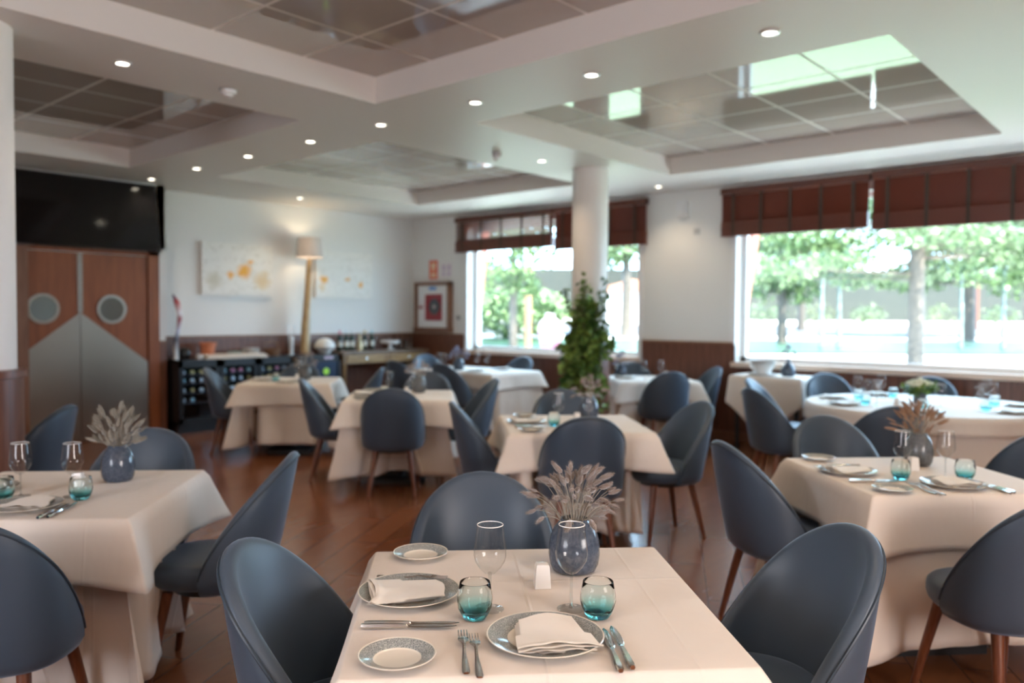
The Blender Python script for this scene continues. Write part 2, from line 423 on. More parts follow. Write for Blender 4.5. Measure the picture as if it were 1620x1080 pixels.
# downlights
GL = emis('lamp_glow', (1.0, 0.90, 0.72), 14.0)
RING = mat('lamp_ring', (0.75, 0.75, 0.75), .3, 0.6)
dl = thing('recessed_downlight', '', 'ceiling light', (0, 0, ZC), 0, 'recessed ceiling downlights')
MB().lathe([(.055, 0), (.055, -.008), (.040, -.010), (.036, .0), (.055, 0)], 32).build('rim', RING, dl)
MB().lathe([(.001, -.001), (.036, -.001), (.036, -.004), (.001, -.004)], 24).build('lens', GL, dl)
DL = [(4.2, 1.85, 'brightest recessed downlight between the two nearest coffers, farthest right'), (4.2, 3.03, 'recessed downlight left of the green ceiling reflections'),
      (4.2, 4.06, 'recessed downlight just right of the central coffer corner'), (4.2, 5.12, 'recessed downlight just left of the central coffer corner'),
      (4.2, 6.10, 'recessed downlight beside the far left coffer corner, nearest of four'), (4.2, 7.14, 'recessed downlight beside the far left coffer, second of four'),
      (4.2, 8.17, 'recessed downlight beside the far left coffer, third of four'), (4.2, 9.22, 'recessed downlight above the right end of the television'),
      (2.15, 5.10, 'recessed downlight above the television side, between two coffers'), (6.15, 9.17, 'recessed downlight in front of the wall lamp paintings'),
      (6.20, 5.07, 'recessed downlight just left of the round column'), (8.3, 5.0, 'faint recessed downlight near the window wall right of the column')]
for i, (x, y, lb) in enumerate(DL):
    if i == 0: o = dl; o.location = (x, y, ZC); o['label'] = lb
    else: o = dup(dl, (x, y, ZC), 0, lb)
SPOTS = [(x, y) for x, y, _ in DL] + [(4.2, .5), (4.2, -1), (2.2, .9), (.3, .9), (.3, 5.1), (.3, -1), (2.2, -1.2), (6.2, .7), (8.2, .7)]
for x, y in SPOTS:
    light('downlight_beam', 'SPOT', (x, y, ZC-.03), DOWN_W, DOWN_C, spot_size=math.radians(125), spot_blend=0.9, shadow_soft_size=0.04)
# ceiling fittings
t = thing('smoke_detector', 'white smoke detector on the ceiling between the two left coffers', 'smoke detector', (2.88, 5.146, ZC))
MB().lathe([(.055, 0), (.055, -.015), (.048, -.028), (.03, -.03), (.03, -.045), (.018, -.055), (.001, -.056)], 28).build('housing', WHITEP, t)
MB().lathe([(.062, 0), (.062, -.006), (.05, -.006)], 28).build('base_ring', GREYP, t)
t = thing('motion_sensor', 'small white ceiling sensor left of the round column', 'sensor', (5.62, 5.146, ZC))
MB().lathe([(.04, 0), (.045, -.02), (.038, -.04)], 24).build('base', mat('sensor_grey', (.45, .43, .42), .5), t)
MB().lathe([(.036, -.04), (.036, -.06), (.02, -.075), (.001, -.078)], 24).build('lens', WHITEP, t)
tag(MB().box(XW-.09, XW, 4.86, 5.0, 2.68, 2.87).box(XW-.10, XW-.09, 4.88, 4.98, 2.70, 2.80).build('alarm_box', WHITEP, None, False), 'white box-shaped sensor high on the wall between the windows', 'sensor')
tag(MB().box(XW-.015, XW, 4.71, 4.79, 2.46, 2.53).box(XW-.02, XW-.015, 4.73, 4.77, 2.475, 2.515).build('wall_socket', mat('socket_grey', (.5, .5, .5), .5), None, False), 'tiny grey socket on the wall between the windows', 'socket')

# television
tv = thing('television', 'large black wall-mounted television above the kitchen doors', 'television', (3.55, 9.46, 2.96))
tv.rotation_euler = (math.radians(-9), 0, 0)
MB().box(-.80, .80, -.02, .03, -.80, 0).build('casing', BLACKP, tv, False)
MB().box(-.785, .785, -.023, -.0201, -.785, -.015).build('screen', SCREEN, tv, False)
MB().box(-.2, .2, .03, .09, -.55, -.12).build('mount', GREYP, tv, False)

# ------------------------------------------------------------ blinds
def blind(y0, y1, label, openslats=None, ztop=2.955, zbot=2.38, ntape=5, drop=0.0):
    t = thing('venetian_blind', label, 'window blind', (XW-.07, (y0+y1)/2, ztop), 0, 'wooden venetian blinds at the windows')
    w = (y1-y0)/2
    MB().box(-.035, .05, -w, w, -.075, 0).build('headrail', mat('headrail_wood', (.10, .028, .016), .3), t, False)
    H = ztop-zbot; sl = MB(); z = -.09; zs = -(H-.17)
    n = int((zs*-1-.09)/.034)+1
    for i in range(n):
        zz = -.09 - i*.034
        ang = math.radians(62)
        Tm = Matrix.Translation((0, 0, zz-.015)) @ Matrix.Rotation(ang, 4, 'Y')
        if openslats:
            T2 = Matrix.Translation((0, 0, zz-.015)) @ Matrix.Rotation(math.radians(28), 4, 'Y')
            sl.box(-.022, .022, openslats, w-.01, -.0015, .0015, 0, T2)
            sl.box(-.024, .024, -w+.01, openslats, -.0015, .0015, 0, Tm)
        else:
            sl.box(-.024, .024, -w+.01, w-.01, -.0015, .0015, 0, Tm)
    sl.build('slats', BLADE, t, False)
    st = MB()
    for i in range(11): st.box(-.027, .027, -w+.01, w-.01, zs-.006-i*.0125-.004, zs-.006-i*.0125+.004)
    st.box(-.03, .03, -w+.005, w-.005, -H, -H+.02)
    st.box(-.022, .022, -w+.012, w-.012, -H, zs)
    st.build('slat_stack', BLADE, t, False)
    for i in range(ntape):
        y = -w+.16 + (2*w-.32)*i/(ntape-1)
        MB().box(-.032, -.029, y-.018, y+.018, -H-.005, -.07).build('ladder_tape', TAPE, t, False)
blind(6.92, 8.84, 'dark wooden blind with open slats letting light through, leftmost', 0.02-.96+.05, 2.95, 2.42, 5)
blind(5.42, 6.90, 'dark red closed wooden blind behind the round column', None, 2.95, 2.37, 4)
blind(2.73, 4.40, 'dark red wooden blind at the left end of the large window', None, 2.96, 2.40, 5)
blind(0.55, 2.71, 'lowest dark red wooden blind, at the right end of the large window', None, 2.975, 2.37, 6)

# ------------------------------------------------------------ wall things
def canvas(x0, x1, label, seed, sp):
    m = mat('abstract_paint_%d' % seed, (.78, .75, .70), .7)
    v = coords(m); sx = nd(m, 'ShaderNodeSeparateXYZ'); lk(m, v, sx.inputs[0])
    n1 = noise(m, coords(m, (1, 1, 1.6)), 3.0+seed, 5, .6)
    col = mixc(m, math_(m, 'GREATER_THAN', math_(m, 'ABSOLUTE', math_(m, 'SUBTRACT', n1, .5)), .006), (.62, .59, .53), (.86, .835, .79))
    wz = math_(m, 'MULTIPLY', noise(m, v, 16, 3), .16)
    for (cx, cz, r, c) in sp:
        dx = math_(m, 'SUBTRACT', sx.outputs[0], cx-.08); dz = math_(m, 'SUBTRACT', sx.outputs[2], cz-.08)
        d = math_(m, 'SQRT', math_(m, 'ADD', math_(m, 'POWER', math_(m, 'ABSOLUTE', math_(m, 'SUBTRACT', dx, wz)), 2.0), math_(m, 'POWER', math_(m, 'ABSOLUTE', math_(m, 'SUBTRACT', dz, wz)), 2.0)))
        k = nd(m, 'ShaderNodeMapRange'); lk(m, d, k.inputs[0]); k.inputs[1].default_value = r; k.inputs[2].default_value = r*.3
        col = mixc(m, k.outputs[0], col, c)
    lk(m, col, bsdf(m).inputs['Base Color'])
    t = thing('wall_painting', label, 'painting', ((x0+x1)/2, 9.915, 2.05), 0, 'abstract canvases on the back wall')
    w = (x1-x0)/2
    MB().box(-w, w, -.045, -.002, -.345, .345).build('canvas', m, t, False)
OR = (.85, .42, .06); PALEO = (.78, .62, .40)
canvas(5.14, 6.18, 'large pale abstract canvas with a bold orange splash, left of the tall lamp', 1, [(.08, -.02, .13, OR), (-.12, -.08, .07, OR), (.18, .12, .05, OR), (.35, -.14, .16, PALEO), (-.35, -.15, .15, (.66, .62, .52))])
canvas(6.89, 7.93, 'smaller-looking pale canvas with faint orange marks, right of the tall lamp', 2, [(-.38, -.08, .09, OR), (-.42, -.2, .07, PALEO), (.05, -.06, .05, OR), (.30, -.14, .06, OR)])

# fire hose cabinet
t = thing('fire_hose_cabinet', 'wood-framed white fire hose cabinet with a red window', 'fire hose cabinet', (XW, 9.37, 1.59))
b = MB(); hw, hh = .40, .39
b.box(-.09, 0, -hw, -hw+.05, -hh, hh).box(-.09, 0, hw-.05, hw, -hh, hh).box(-.09, 0, -hw, hw, hh-.05, hh).box(-.10, 0, -hw-.01, hw+.01, -hh-.02, -hh+.06)
b.build('frame', TRIMW, t, False)
MB().box(-.06, 0, -hw+.05, hw-.05, -hh+.06, hh-.05).build('door_panel', WHITEP, t, False)
MB().box(-.066, -.06, -.22, .17, -.22, .20).build('red_window', mat('red_pane', (.30, .02, .03), .15), t, False)
Tm = Matrix.Translation((-.067, -.05, 0)) @ Matrix.Rotation(-PI/2, 4, 'Y')
MB().lathe([(.03, 0), (.12, 0), (.12, .01), (.03, .01), (.03, 0)], 28, T=Tm).build('hose_reel', mat('reel_dark', (.05, .06, .07), .5), t)
MB().lathe([(.001, 0), (.032, 0), (.032, .012), (.001, .012)], 20, T=Tm).build('reel_hub', mat('reel_hub', (.6, .5, .5), .5), t)
MB().box(-.064, -.06, -.08, .08, .265, .32).build('blue_label', mat('label_blue', (.12, .28, .62), .5), t, False)
MB().box(-.085, -.06, .235, .30, -.03, .015).build('latch', mat('latch_red', (.25, .01, .02), .4), t, False)
RED = mat('sign_red', (.75, .10, .04), .5); ORG = mat('sign_orange', (.85, .25, .06), .5); SW = mat('sign_white', (.8, .76, .75), .5); LIL = mat('sign_lilac', (.62, .50, .62), .5)
t = thing('fire_sign', 'orange-red fire hose sign with a white pictogram above the cabinet', 'sign', (XW-.004, 9.41, 2.18))
MB().box(-.004, 0, -.095, .095, -.15, .15).build('sign_plate', RED, t, False)
g = MB(); g.box(-.006, -.004, -.055, .055, .02, .11).box(-.006, -.004, -.02, .02, -.01, .02).box(-.006, -.004, -.05, .05, -.03, -.015).box(-.006, -.004, -.06, .06, -.12, -.055)
g.build('pictogram', mat('picto_cream', (.85, .62, .42), .5), t, False)
t = thing('instruction_sign', 'white notice with faint lilac symbols beside the fire sign', 'sign', (XW-.004, 9.12, 2.17))
MB().box(-.004, 0, -.145, .145, -.135, .135).build('sign_plate', SW, t, False)
g = MB()
for y in (-.07, .05): g.box(-.006, -.004, y-.035, y+.035, -.01, .08).box(-.006, -.004, y-.035, y+.035, -.09, -.035)
g.build('pictogram', LIL, t, False)
tag(MB().lathe([(.001, 0), (.035, 0), (.035, .02), (.001, .02)], 16, T=Matrix.Translation((XW, 8.84, 1.42)) @ Matrix.Rotation(-PI/2, 4, 'Y')).build('wall_button', GREYP), 'small round grey button between the hose cabinet and left window', 'switch')

# tall wooden lamp
t = thing('driftwood_lamp', 'tall lamp with a driftwood pole and grey drum shade between the paintings', 'lamp', (6.55, 9.62, .895))
MB().tube([(-.03, 0, 0.02), (-.02, 0, .4), (.02, .0, .8), (.05, 0, 1.28), (.055, 0, 1.34)], [.055, .05, .046, .035, .03], 10).build('pole', woodmat('driftwood', (.38, .22, .09), (.62, .42, .20), (9, 9, 3), .6), t)
MB().tube([(.05, .03, .02), (.06, .03, .6), (.06, .02, 1.3)], [.03, .026, .018], 8).build('side_branch', woodmat('driftwood_pale', (.5, .45, .36), (.7, .65, .5), (9, 9, 3), .6), t)
MB().lathe([(.12, 0), (.12, .02), (.001, .02)], 24).build('base', TRIMW, t)
sh = mat('lamp_shade_fabric', (.55, .50, .48), .8, 0, Transmission_Weight=0.0)
MB().lathe([(.19, 1.36), (.17, 1.64), (.166, 1.64), (.186, 1.36), (.19, 1.36)], 36, T=Matrix.Translation((.06, 0, 0))).build('shade', sh, t)
light('lamp_bulb', 'POINT', (6.61, 9.62, 2.42), 5, (1, .78, .5), shadow_soft_size=.04)

# ------------------------------------------------------------ wine coolers, console, things on them
def cooler(x0, x1, label, glass=True, first=[None]):
    w = (x1-x0); t = thing('wine_cooler', label, 'wine cooler', ((x0+x1)/2, 9.60, 0), 0, 'black wine coolers along the back wall')
    h = w/2-.004; b = MB()
    b.box(-h, -h+.03, -.24, .27, .10, .89).box(h-.03, h, -.24, .27, .10, .89).box(-h, h, -.24, .27, .86, .89).box(-h, h, -.24, .27, .10, .14).box(-h, h, .24, .27, .10, .89)
    b.build('cabinet', BLACKP, t, False)
    d = MB(); y0, y1 = -.275, -.242
    d.box(-h, -h+.05, y0, y1, .12, .885).box(h-.05, h, y0, y1, .12, .885).box(-h, h, y0, y1, .80, .885).box(-h, h, y0, y1, .12, .18)
    do = d.build('door', BLACKP, t, False)
    if glass:
        MB().box(-h+.05, h-.05, -.262, -.256, .18, .80).build('glass', thin_glass('cooler_glass', (.9, .95, 1)), do, False)
        for z in (.36, .48, .60, .70):
            MB().box(-h+.03, h-.03, -.22, .23, z-.006, z).build('shelf', mat('wire_shelf', (.10, .10, .11), .4), t, False)
        MB().box(-h+.05, h-.05, -.225, -.215, .845, .853).build('light_strip', emis('cooler_led', (.75, .9, 1), 5.0), t, False)
    else:
        MB().box(-h+.05, h-.05, -.262, -.256, .18, .80).build('dark_panel', mat('cooler_panel', (.03, .05, .09), .2), do, False)
        MB().lathe([(.001, 0), (.05, 0), (.05, .003), (.001, .003)], 20, T=Matrix.Translation((.14, -.263, .66)) @ Matrix.Rotation(PI/2, 4, 'X')).build('sticker', mat('lime_sticker', (.45, .8, .05), .5), do)
        MB().box(.10, .25, -.279, -.275, .835, .87).build('brand_plate', mat('plate_pink', (.6, .45, .55), .5), do, False)
    MB().box(-h+.01, h-.01, -.2, .25, 0, .10).build('plinth', BLACKP, t, False)
    return t
CO = [(4.56, 5.09), (5.10, 5.62), (5.63, 6.15), (6.16, 6.93)]
cooler(*CO[0], 'black glass-door wine cooler at the left end of the row')
cooler(*CO[1], 'second black wine cooler from the left, pink-capped bottles on top')
cooler(*CO[2], 'third black wine cooler from the left, behind the beige table')
cooler(*CO[3], 'wide dark cooler with a lime green sticker beside the console table', False)
GB = mat('bottle_green_glass', (.012, .03, .015), .08); CAPS = [mat('cap_%s' % n, c, .3) for n, c in (('white', (.75, .82, .85)), ('gold', (.65, .5, .2)), ('pink', (.7, .25, .33)), ('aqua', (.45, .72, .78)))]
bot = MB().lathe([(.001, 0), (.036, .002), (.038, .02), (.038, .18), (.030, .21), (.014, .235), (.013, .285), (.016, .287), (.016, .297), (.001, .298)], 18).mesh('wine_bottle', [GB])
cap = [MB().lathe([(.0165, .25), (.0165, .2995), (.001, .3)], 14).mesh('foil_cap', [c]) for c in CAPS]
lbl = MB().lathe_open([(.0385, .06), (.0385, .14)], 18).mesh('paper_label', [mat('bottle_label', (.7, .68, .6), .6)])
capd = [MB().lathe([(.001, -.004), (.026, -.004), (.026, .0), (.001, 0)], 16).mesh('end_disc', [c]) for c in CAPS]
rn = random.Random(4)
unit_words = ['left wine cooler', 'second wine cooler', 'third wine cooler']
row_words = {.36: 'bottom shelf', .48: 'third shelf down', .60: 'second shelf down', .70: 'top shelf'}
for ui in range(3):
    x0, x1 = CO[ui]
    for z in (.48, .60, .70, .36):
        for k in range(4):
            if z == .36 and k > 1: continue
            x = x0+.09+k*(x1-x0-.18)/3
            ci = rn.choice([0, 0, 1, 3]) if z != .70 else ([0, 1, 1, 0], [3, 2, 2, 3], [0, 1, 2, 0])[ui][k]
            ph = ('leftmost', 'second from left', 'third from left', 'rightmost')[k]
            o = link('lying_bottle', None, None, (x, 9.68, z+.040)); o.rotation_euler = (-PI/2, 0, 0)
            o.rotation_euler = (PI/2, 0, 0); o.location = (x, 9.70, z+.0385)
            tag(o, '%s bottle lying %s on the %s of the %s' % (['white-capped', 'gold-capped', 'pink-capped', 'aqua-capped'][ci], ph, row_words[z], unit_words[ui]), 'bottle', 'bottles lying in the wine coolers')
            c = link('bottle_glass', bot, o); c = link('foil_cap', cap[ci], o); d_ = link('end_disc', capd[ci], o); d_.location = (0, 0, .304)
# console table
t = thing('console_table', 'antique wooden console table with drawers holding bottles and glasses', 'console table', (7.83, 9.63, 0))
CW = woodmat('console_wood', (.16, .08, .03), (.34, .19, .08), (3, 14, 14), .35)
hw = .84
MB().box(-hw, hw, -.27, .24, .88, .92).build('tabletop', woodmat('console_top', (.13, .075, .04), (.22, .14, .09), (3, 14, 14), .3), t, False)
MB().box(-hw+.03, hw-.03, -.24, .22, .74, .88).build('apron', CW, t, False)
for k in range(2):
    x = -hw/2+.01 if k == 0 else hw/2-.01
    dr = MB().box(x-.34, x+.34, -.255, -.24, .76, .865).build('drawer', woodmat('drawer_wood', (.26, .14, .05), (.42, .26, .11), (3, 14, 14), .35), t, False)
    MB().lathe([(.001, 0), (.012, 0), (.015, .02), (.001, .024)], 12, T=Matrix.Translation((x, -.255, .81)) @ Matrix.Rotation(PI/2, 4, 'X')).build('knob', CHROME, dr)
for sx in (-1, 1):
    for sy in (-.21, .19):
        MB().tube([(sx*(hw-.06), sy, 0), (sx*(hw-.06), sy, .74)], [.022, .035], 8).build('leg', CW, t)
def item(name, prof, m, loc, label, cat, n=24, group=None, rz=0):
    o = MB().lathe(prof, n).build(name, m, None, True, loc, rz); return tag(o, label, cat, group)
ZT = .891
def bottle_at(x, y, z, ci, label, grp):
    o = tag(link('wine_bottle', bot, None, (x, y, z)), label, 'bottle', grp); link('foil_cap', cap[ci], o); link('paper_label', lbl, o); return o
for i, (x, ci, w) in enumerate([(7.20, 2, 'red-capped bottle, leftmost of those standing on the console table'), (7.32, 0, 'dark bottle behind the white flowers on the console table'), (7.42, 0, 'tall dark bottle with pale label on the console table'), (7.66, 1, 'slim black bottle right of the gold one on the console table'), (7.80, 3, 'green-necked bottle, rightmost standing on the console table')]):
    bottle_at(x, 9.72, .921, ci, w, 'bottles standing on the console table')
item('gold_bottle', [(.001, 0), (.045, 0), (.05, .1), (.02, .16), (.014, .26), (.001, .262)], mat('gold_bottle', (.5, .42, .26), .25, .5), (7.52, 9.66, .921), 'pale gold round-bodied bottle among the dark ones on the console', 'bottle')
item('cake_stand', [(.001, 0), (.08, .0), (.03, .02), (.02, .08), (.14, .10), (.15, .14), (.145, .14), (.12, .11), (.001, .105)], PORC, (8.06, 9.60, .921), 'white footed cake stand on the console table', 'cake stand')
for i, x in enumerate((8.25, 8.36, 8.47, 8.58)):
    o = item('dark_bottle', [(.001, 0), (.036, 0), (.036, .13), (.014, .17), (.012, .23), (.001, .231)], mat('brown_bottle', (.07, .035, .02), .2), (x, 9.72, .921), ['small brown bottle right of the cake stand', 'second small brown bottle right of the cake stand', 'third small brown bottle right of the cake stand', 'small brown bottle at the right end of the console table'][i], 'bottle', 14, 'small brown bottles on the console table')
for i, x in enumerate((7.95, 8.12, 8.21)):
    item('stem_glass', [(.03, 0), (.004, .004), (.004, .09), (.028, .12), (.034, .16), (.028, .20)], WGLASS, (x, 9.79, .921), ['clear stem glass left behind the cake stand', 'clear stem glass behind the cake stand', 'clear stem glass right behind the cake stand'][i], 'glass', 14, 'stem glasses at the back of the console table')
# on the coolers
t = tag(MB().tube([(0, 0, 0), (0.0, 0, .22), (.03, 0, .36), (.055, 0, .52), (.02, 0, .70), (-.03, 0, .80)], [.035, .03, .022, .03, .035, .008], 12, 0).build('curved_ornament', None or (lambda m: (lk(m, ramp(m, (lambda s_: (lk(m, coords(m), s_.inputs[0]), math_(m, 'MULTIPLY', s_.outputs[2], 1.2))[1])(nd(m, 'ShaderNodeSeparateXYZ')), [(0, (.75, .74, .72)), (.3, (.05, .06, .1)), (.42, (.55, .6, .75)), (.6, (.35, .05, .06)), (.68, (.8, .8, .85)), (.85, (.5, .06, .06)), (.95, (.04, .05, .12))]), bsdf(m).inputs['Base Color']), m)[1])(mat('striped_lacquer', (.5, .1, .1), .3)), None, True, (4.63, 9.55, ZT)), 'slim curved red, white and blue ornament at the left end of the coolers', 'ornament')
item('round_dark_pot', [(.001, 0), (.05, 0), (.075, .06), (.06, .12), (.035, .14), (.001, .14)], BLACKP, (4.78, 9.62, ZT), 'round black pot left of the terracotta pot', 'pot')
item('small_white_cup', [(.001, 0), (.035, 0), (.05, .06), (.045, .06), (.001, .01)], PORC, (4.87, 9.42, ZT), 'small white cup at the front edge of the first cooler', 'cup')
item('yellow_fruit_bowl', [(.001, 0), (.04, 0), (.07, .05), (.065, .05), (.001, .02)], mat('yellow_glaze', (.5, .45, .1), .4), (4.98, 9.50, ZT), 'small yellow bowl in front of the terracotta pot', 'bowl')
t = item('terracotta_pot', [(.001, 0), (.075, 0), (.095, .16), (.105, .16), (.105, .20), (.092, .20), (.08, .03), (.001, .03)], mat('terracotta', (.52, .17, .08), .7), (5.10, 9.66, ZT), 'terracotta flower pot standing on the wine coolers', 'pot')
tag(MB().box(-.42, .42, -.16, .16, 0, .03).box(-.40, .40, -.15, .15, .03, .05).build('linen_runner', mat('runner', (.72, .62, .52), .8), None, False, (5.35, 9.50, ZT)), 'folded cream cloth along the top of the first coolers', 'cloth')
for i, (x, r) in enumerate(((5.48, .10), (5.72, .12))):
    o = thing('plate_stack', ['small stack of pale green plates on the cream cloth', 'taller stack of white plates left of the brown basket'][i], 'plates', (x, 9.68, ZT))
    for k in range(4+2*i): MB().lathe([(.001, .0), (r*.6, 0), (r, .016), (r, .020), (.001, .006)], 24).build('plate', [mat('pale_green', (.42, .55, .50), .2), PORC][i], o, True, (0, 0, k*.018))
t = thing('wicker_basket', 'low brown wicker basket on the third cooler', 'basket', (6.0, 9.62, ZT))
MB().lathe([(.001, 0), (.09, 0), (.12, .10), (.11, .10), (.085, .01), (.001, .01)], 28).build('bowl', mat('wicker', (.20, .09, .04), .8), t)
MB().tube([(-.11, 0, .10), (-.08, 0, .17), (0, 0, .20), (.08, 0, .17), (.11, 0, .10)], .008, 8).build('handle', mat('wicker_handle', (.28, .14, .06), .8), t)
t = thing('glass_candle_holder', 'white pillar candle in a tall clear glass left of the lamp', 'candle', (6.28, 9.58, ZT))
MB().lathe_open([(.05, 0), (.05, .42)], 24).build('glass_cylinder', WGLASS, t)
MB().lathe([(.001, 0), (.03, 0), (.03, .26), (.001, .262)], 20).build('candle', PORC, t)
item('white_tureen', [(.001, 0), (.07, 0), (.10, .05), (.155, .10), (.14, .15), (.10, .20), (.04, .225), (.001, .23)], PORC, (6.82, 9.56, ZT), 'white lidded tureen on the sticker cooler, right of the lamp', 'tureen')
t = thing('wooden_planter', 'small brown planter at the right end of the coolers', 'planter', (7.03, 9.72, .921))
MB().lathe([(.001, 0), (.07, 0), (.085, .17), (.075, .17), (.06, .05), (.001, .05)], 20).build('pot', mat('planter_brown', (.12, .05, .025), .6), t)

# ------------------------------------------------------------ leaves and flowers
def leaf_cloud(mb, rnd, c, r, n, size, mi=0):
    for _ in range(n):
        while True:
            p = Vector((rnd.uniform(-1, 1), rnd.uniform(-1, 1), rnd.uniform(-1, 1)))
            if p.length < 1: break
        p = Vector((c[0]+p.x*r[0], c[1]+p.y*r[1], c[2]+p.z*r[2]))
        s = size*rnd.uniform(.6, 1.3)
        q = Matrix.Translation(p) @ Matrix.Rotation(rnd.uniform(0, 6.3), 4, 'Z') @ Matrix.Rotation(rnd.uniform(-1.2, 1.2), 4, 'X') @ Matrix.Rotation(rnd.uniform(-1, 1), 4, 'Y')
        mb.add([(0, 0, 0), (s*.42, s*.4, s*.08), (0, s, -s*.05), (-s*.42, s*.4, s*.08)], [(0, 1, 2), (0, 2, 3)], mi, q)
def head_mesh(L, R, seed, fuzz=True):
    rnd = random.Random(seed); mb = MB(); n, m = 10, 9
    rows = []
    for j in range(m+1):
        t = j/m; r = R*(math.sin(PI*min(t*1.0+.03, 1))**.5)*(1-.30*t); z = L*t
        rows.append([(r*math.cos(2*PI*i/n)*(1+rnd.uniform(-.12, .12))+.10*L*t*t, r*math.sin(2*PI*i/n)*(1+rnd.uniform(-.12, .12)), z+rnd.uniform(-.001, .001)) for i in range(n)])
    mb.grid(rows, closed=True)
    if fuzz:
        for _ in range(150):
            t = rnd.random()**.9; a = rnd.uniform(0, 2*PI); r = R*(math.sin(PI*min(t*1.05+.02, 1))**.62)*(1-.25*t)
            b = Vector((r*.9*math.cos(a)+.10*L*t*t, r*.9*math.sin(a), L*t)); d = Vector((math.cos(a)*.55, math.sin(a)*.55, .85)).normalized()*rnd.uniform(.006, .011)
            w = Vector((-math.sin(a), math.cos(a), 0))*.0005
            mb.add([b-w, b+w, b+d], [(0, 1, 2)])
    return mb
HM = {}
def heads(kind, m):
    if kind not in HM:
        HM[kind] = [head_mesh(*(dict(bunny=(.036, .0074), pale=(.040, .0056), tan=(.05, .005), far=(.04, .0085), lilac=(.04, .011))[kind]), sd, kind in ('bunny', 'pale', 'tan')).mesh('flower_head', [m]) for sd in range(5)]
    return HM[kind]
def bunch(label, loc, seed, kind='bunny', mt=None, n=44, spread=.105, height=.12, separate=True, name='dried_flower_bunch', rz=0, mz=.0, cat='dried flowers', mouth=.13):
    rnd = random.Random(seed)
    t = thing(name, label, cat, loc, rz, 'dried bunches in the table vases')
    st = MB(); big = MB(); hs = heads(kind, mt)
    for i in range(n):
        a = rnd.uniform(0, 2*PI); f = math.sqrt(rnd.random()); e = spread*f
        if i < 5: e = spread*.2*rnd.random()
        hx, hy = e*math.cos(a), e*math.sin(a)
        hz = height*(1-.62*f*f) * rnd.uniform(.62, 1.05) + .01
        if f > .6 and rnd.random() < .35: hz *= .3
        p0 = Vector((rnd.uniform(-.016, .016), rnd.uniform(-.016, .016), -mouth+.03)); p1 = Vector((hx*.22, hy*.22, .015)); p2 = Vector((hx*.75, hy*.75, hz*.75+.006)); p3 = Vector((hx, hy, hz))
        pts = []
        for q in range(7):
            u = q/6; pts.append((1-u)**3*p0 + 3*u*(1-u)**2*p1 + 3*u*u*(1-u)*p2 + u**3*p3)
        st.tube(pts, .0008, 4)
        tilt = dict(pale=.55, tan=.7).get(kind, 1)*min(1.9, (0.25+1.15*f+rnd.uniform(-.25, .35)) + (1.1 if hz < height*.22 and f > .8 else 0))
        R = Matrix.Translation(p3) @ Matrix.Rotation(a+rnd.uniform(-.3, .3), 4, 'Z') @ Matrix.Rotation(tilt, 4, 'Y') @ Matrix.Scale(rnd.uniform(.72, 1.18), 4)
        if separate:
            h = link('flower_head', hs[i % 5], t); h.matrix_local = R
        else:
            me = hs[i % 5]; big.add([v.co for v in me.vertices], [tuple(p.vertices) for p in me.polygons], 0, R)
    st.build('stems', STEMM, t)
    if not separate:
        o = big.build('flower_heads', mt, t); o['kind'] = 'stuff'
    return t
VP = [(.001, 0), (.046, 0), (.056, .005), (.063, .022), (.067, .050), (.066, .078), (.061, .104), (.052, .126), (.042, .140), (.037, .147), (.036, .152), (.032, .152), (.032, .146), (.048, .12), (.057, .06), (.001, .02)]
vase_mesh = {}
def vase(label, loc, m=None, s=1.0, h=1.0):
    o = MB().lathe([(r*s, z*h) for r, z in VP], 48).build('ceramic_vase', m or VASE_B, None, True, loc)
    return tag(o, label, 'vase', 'ceramic vases on the tables')

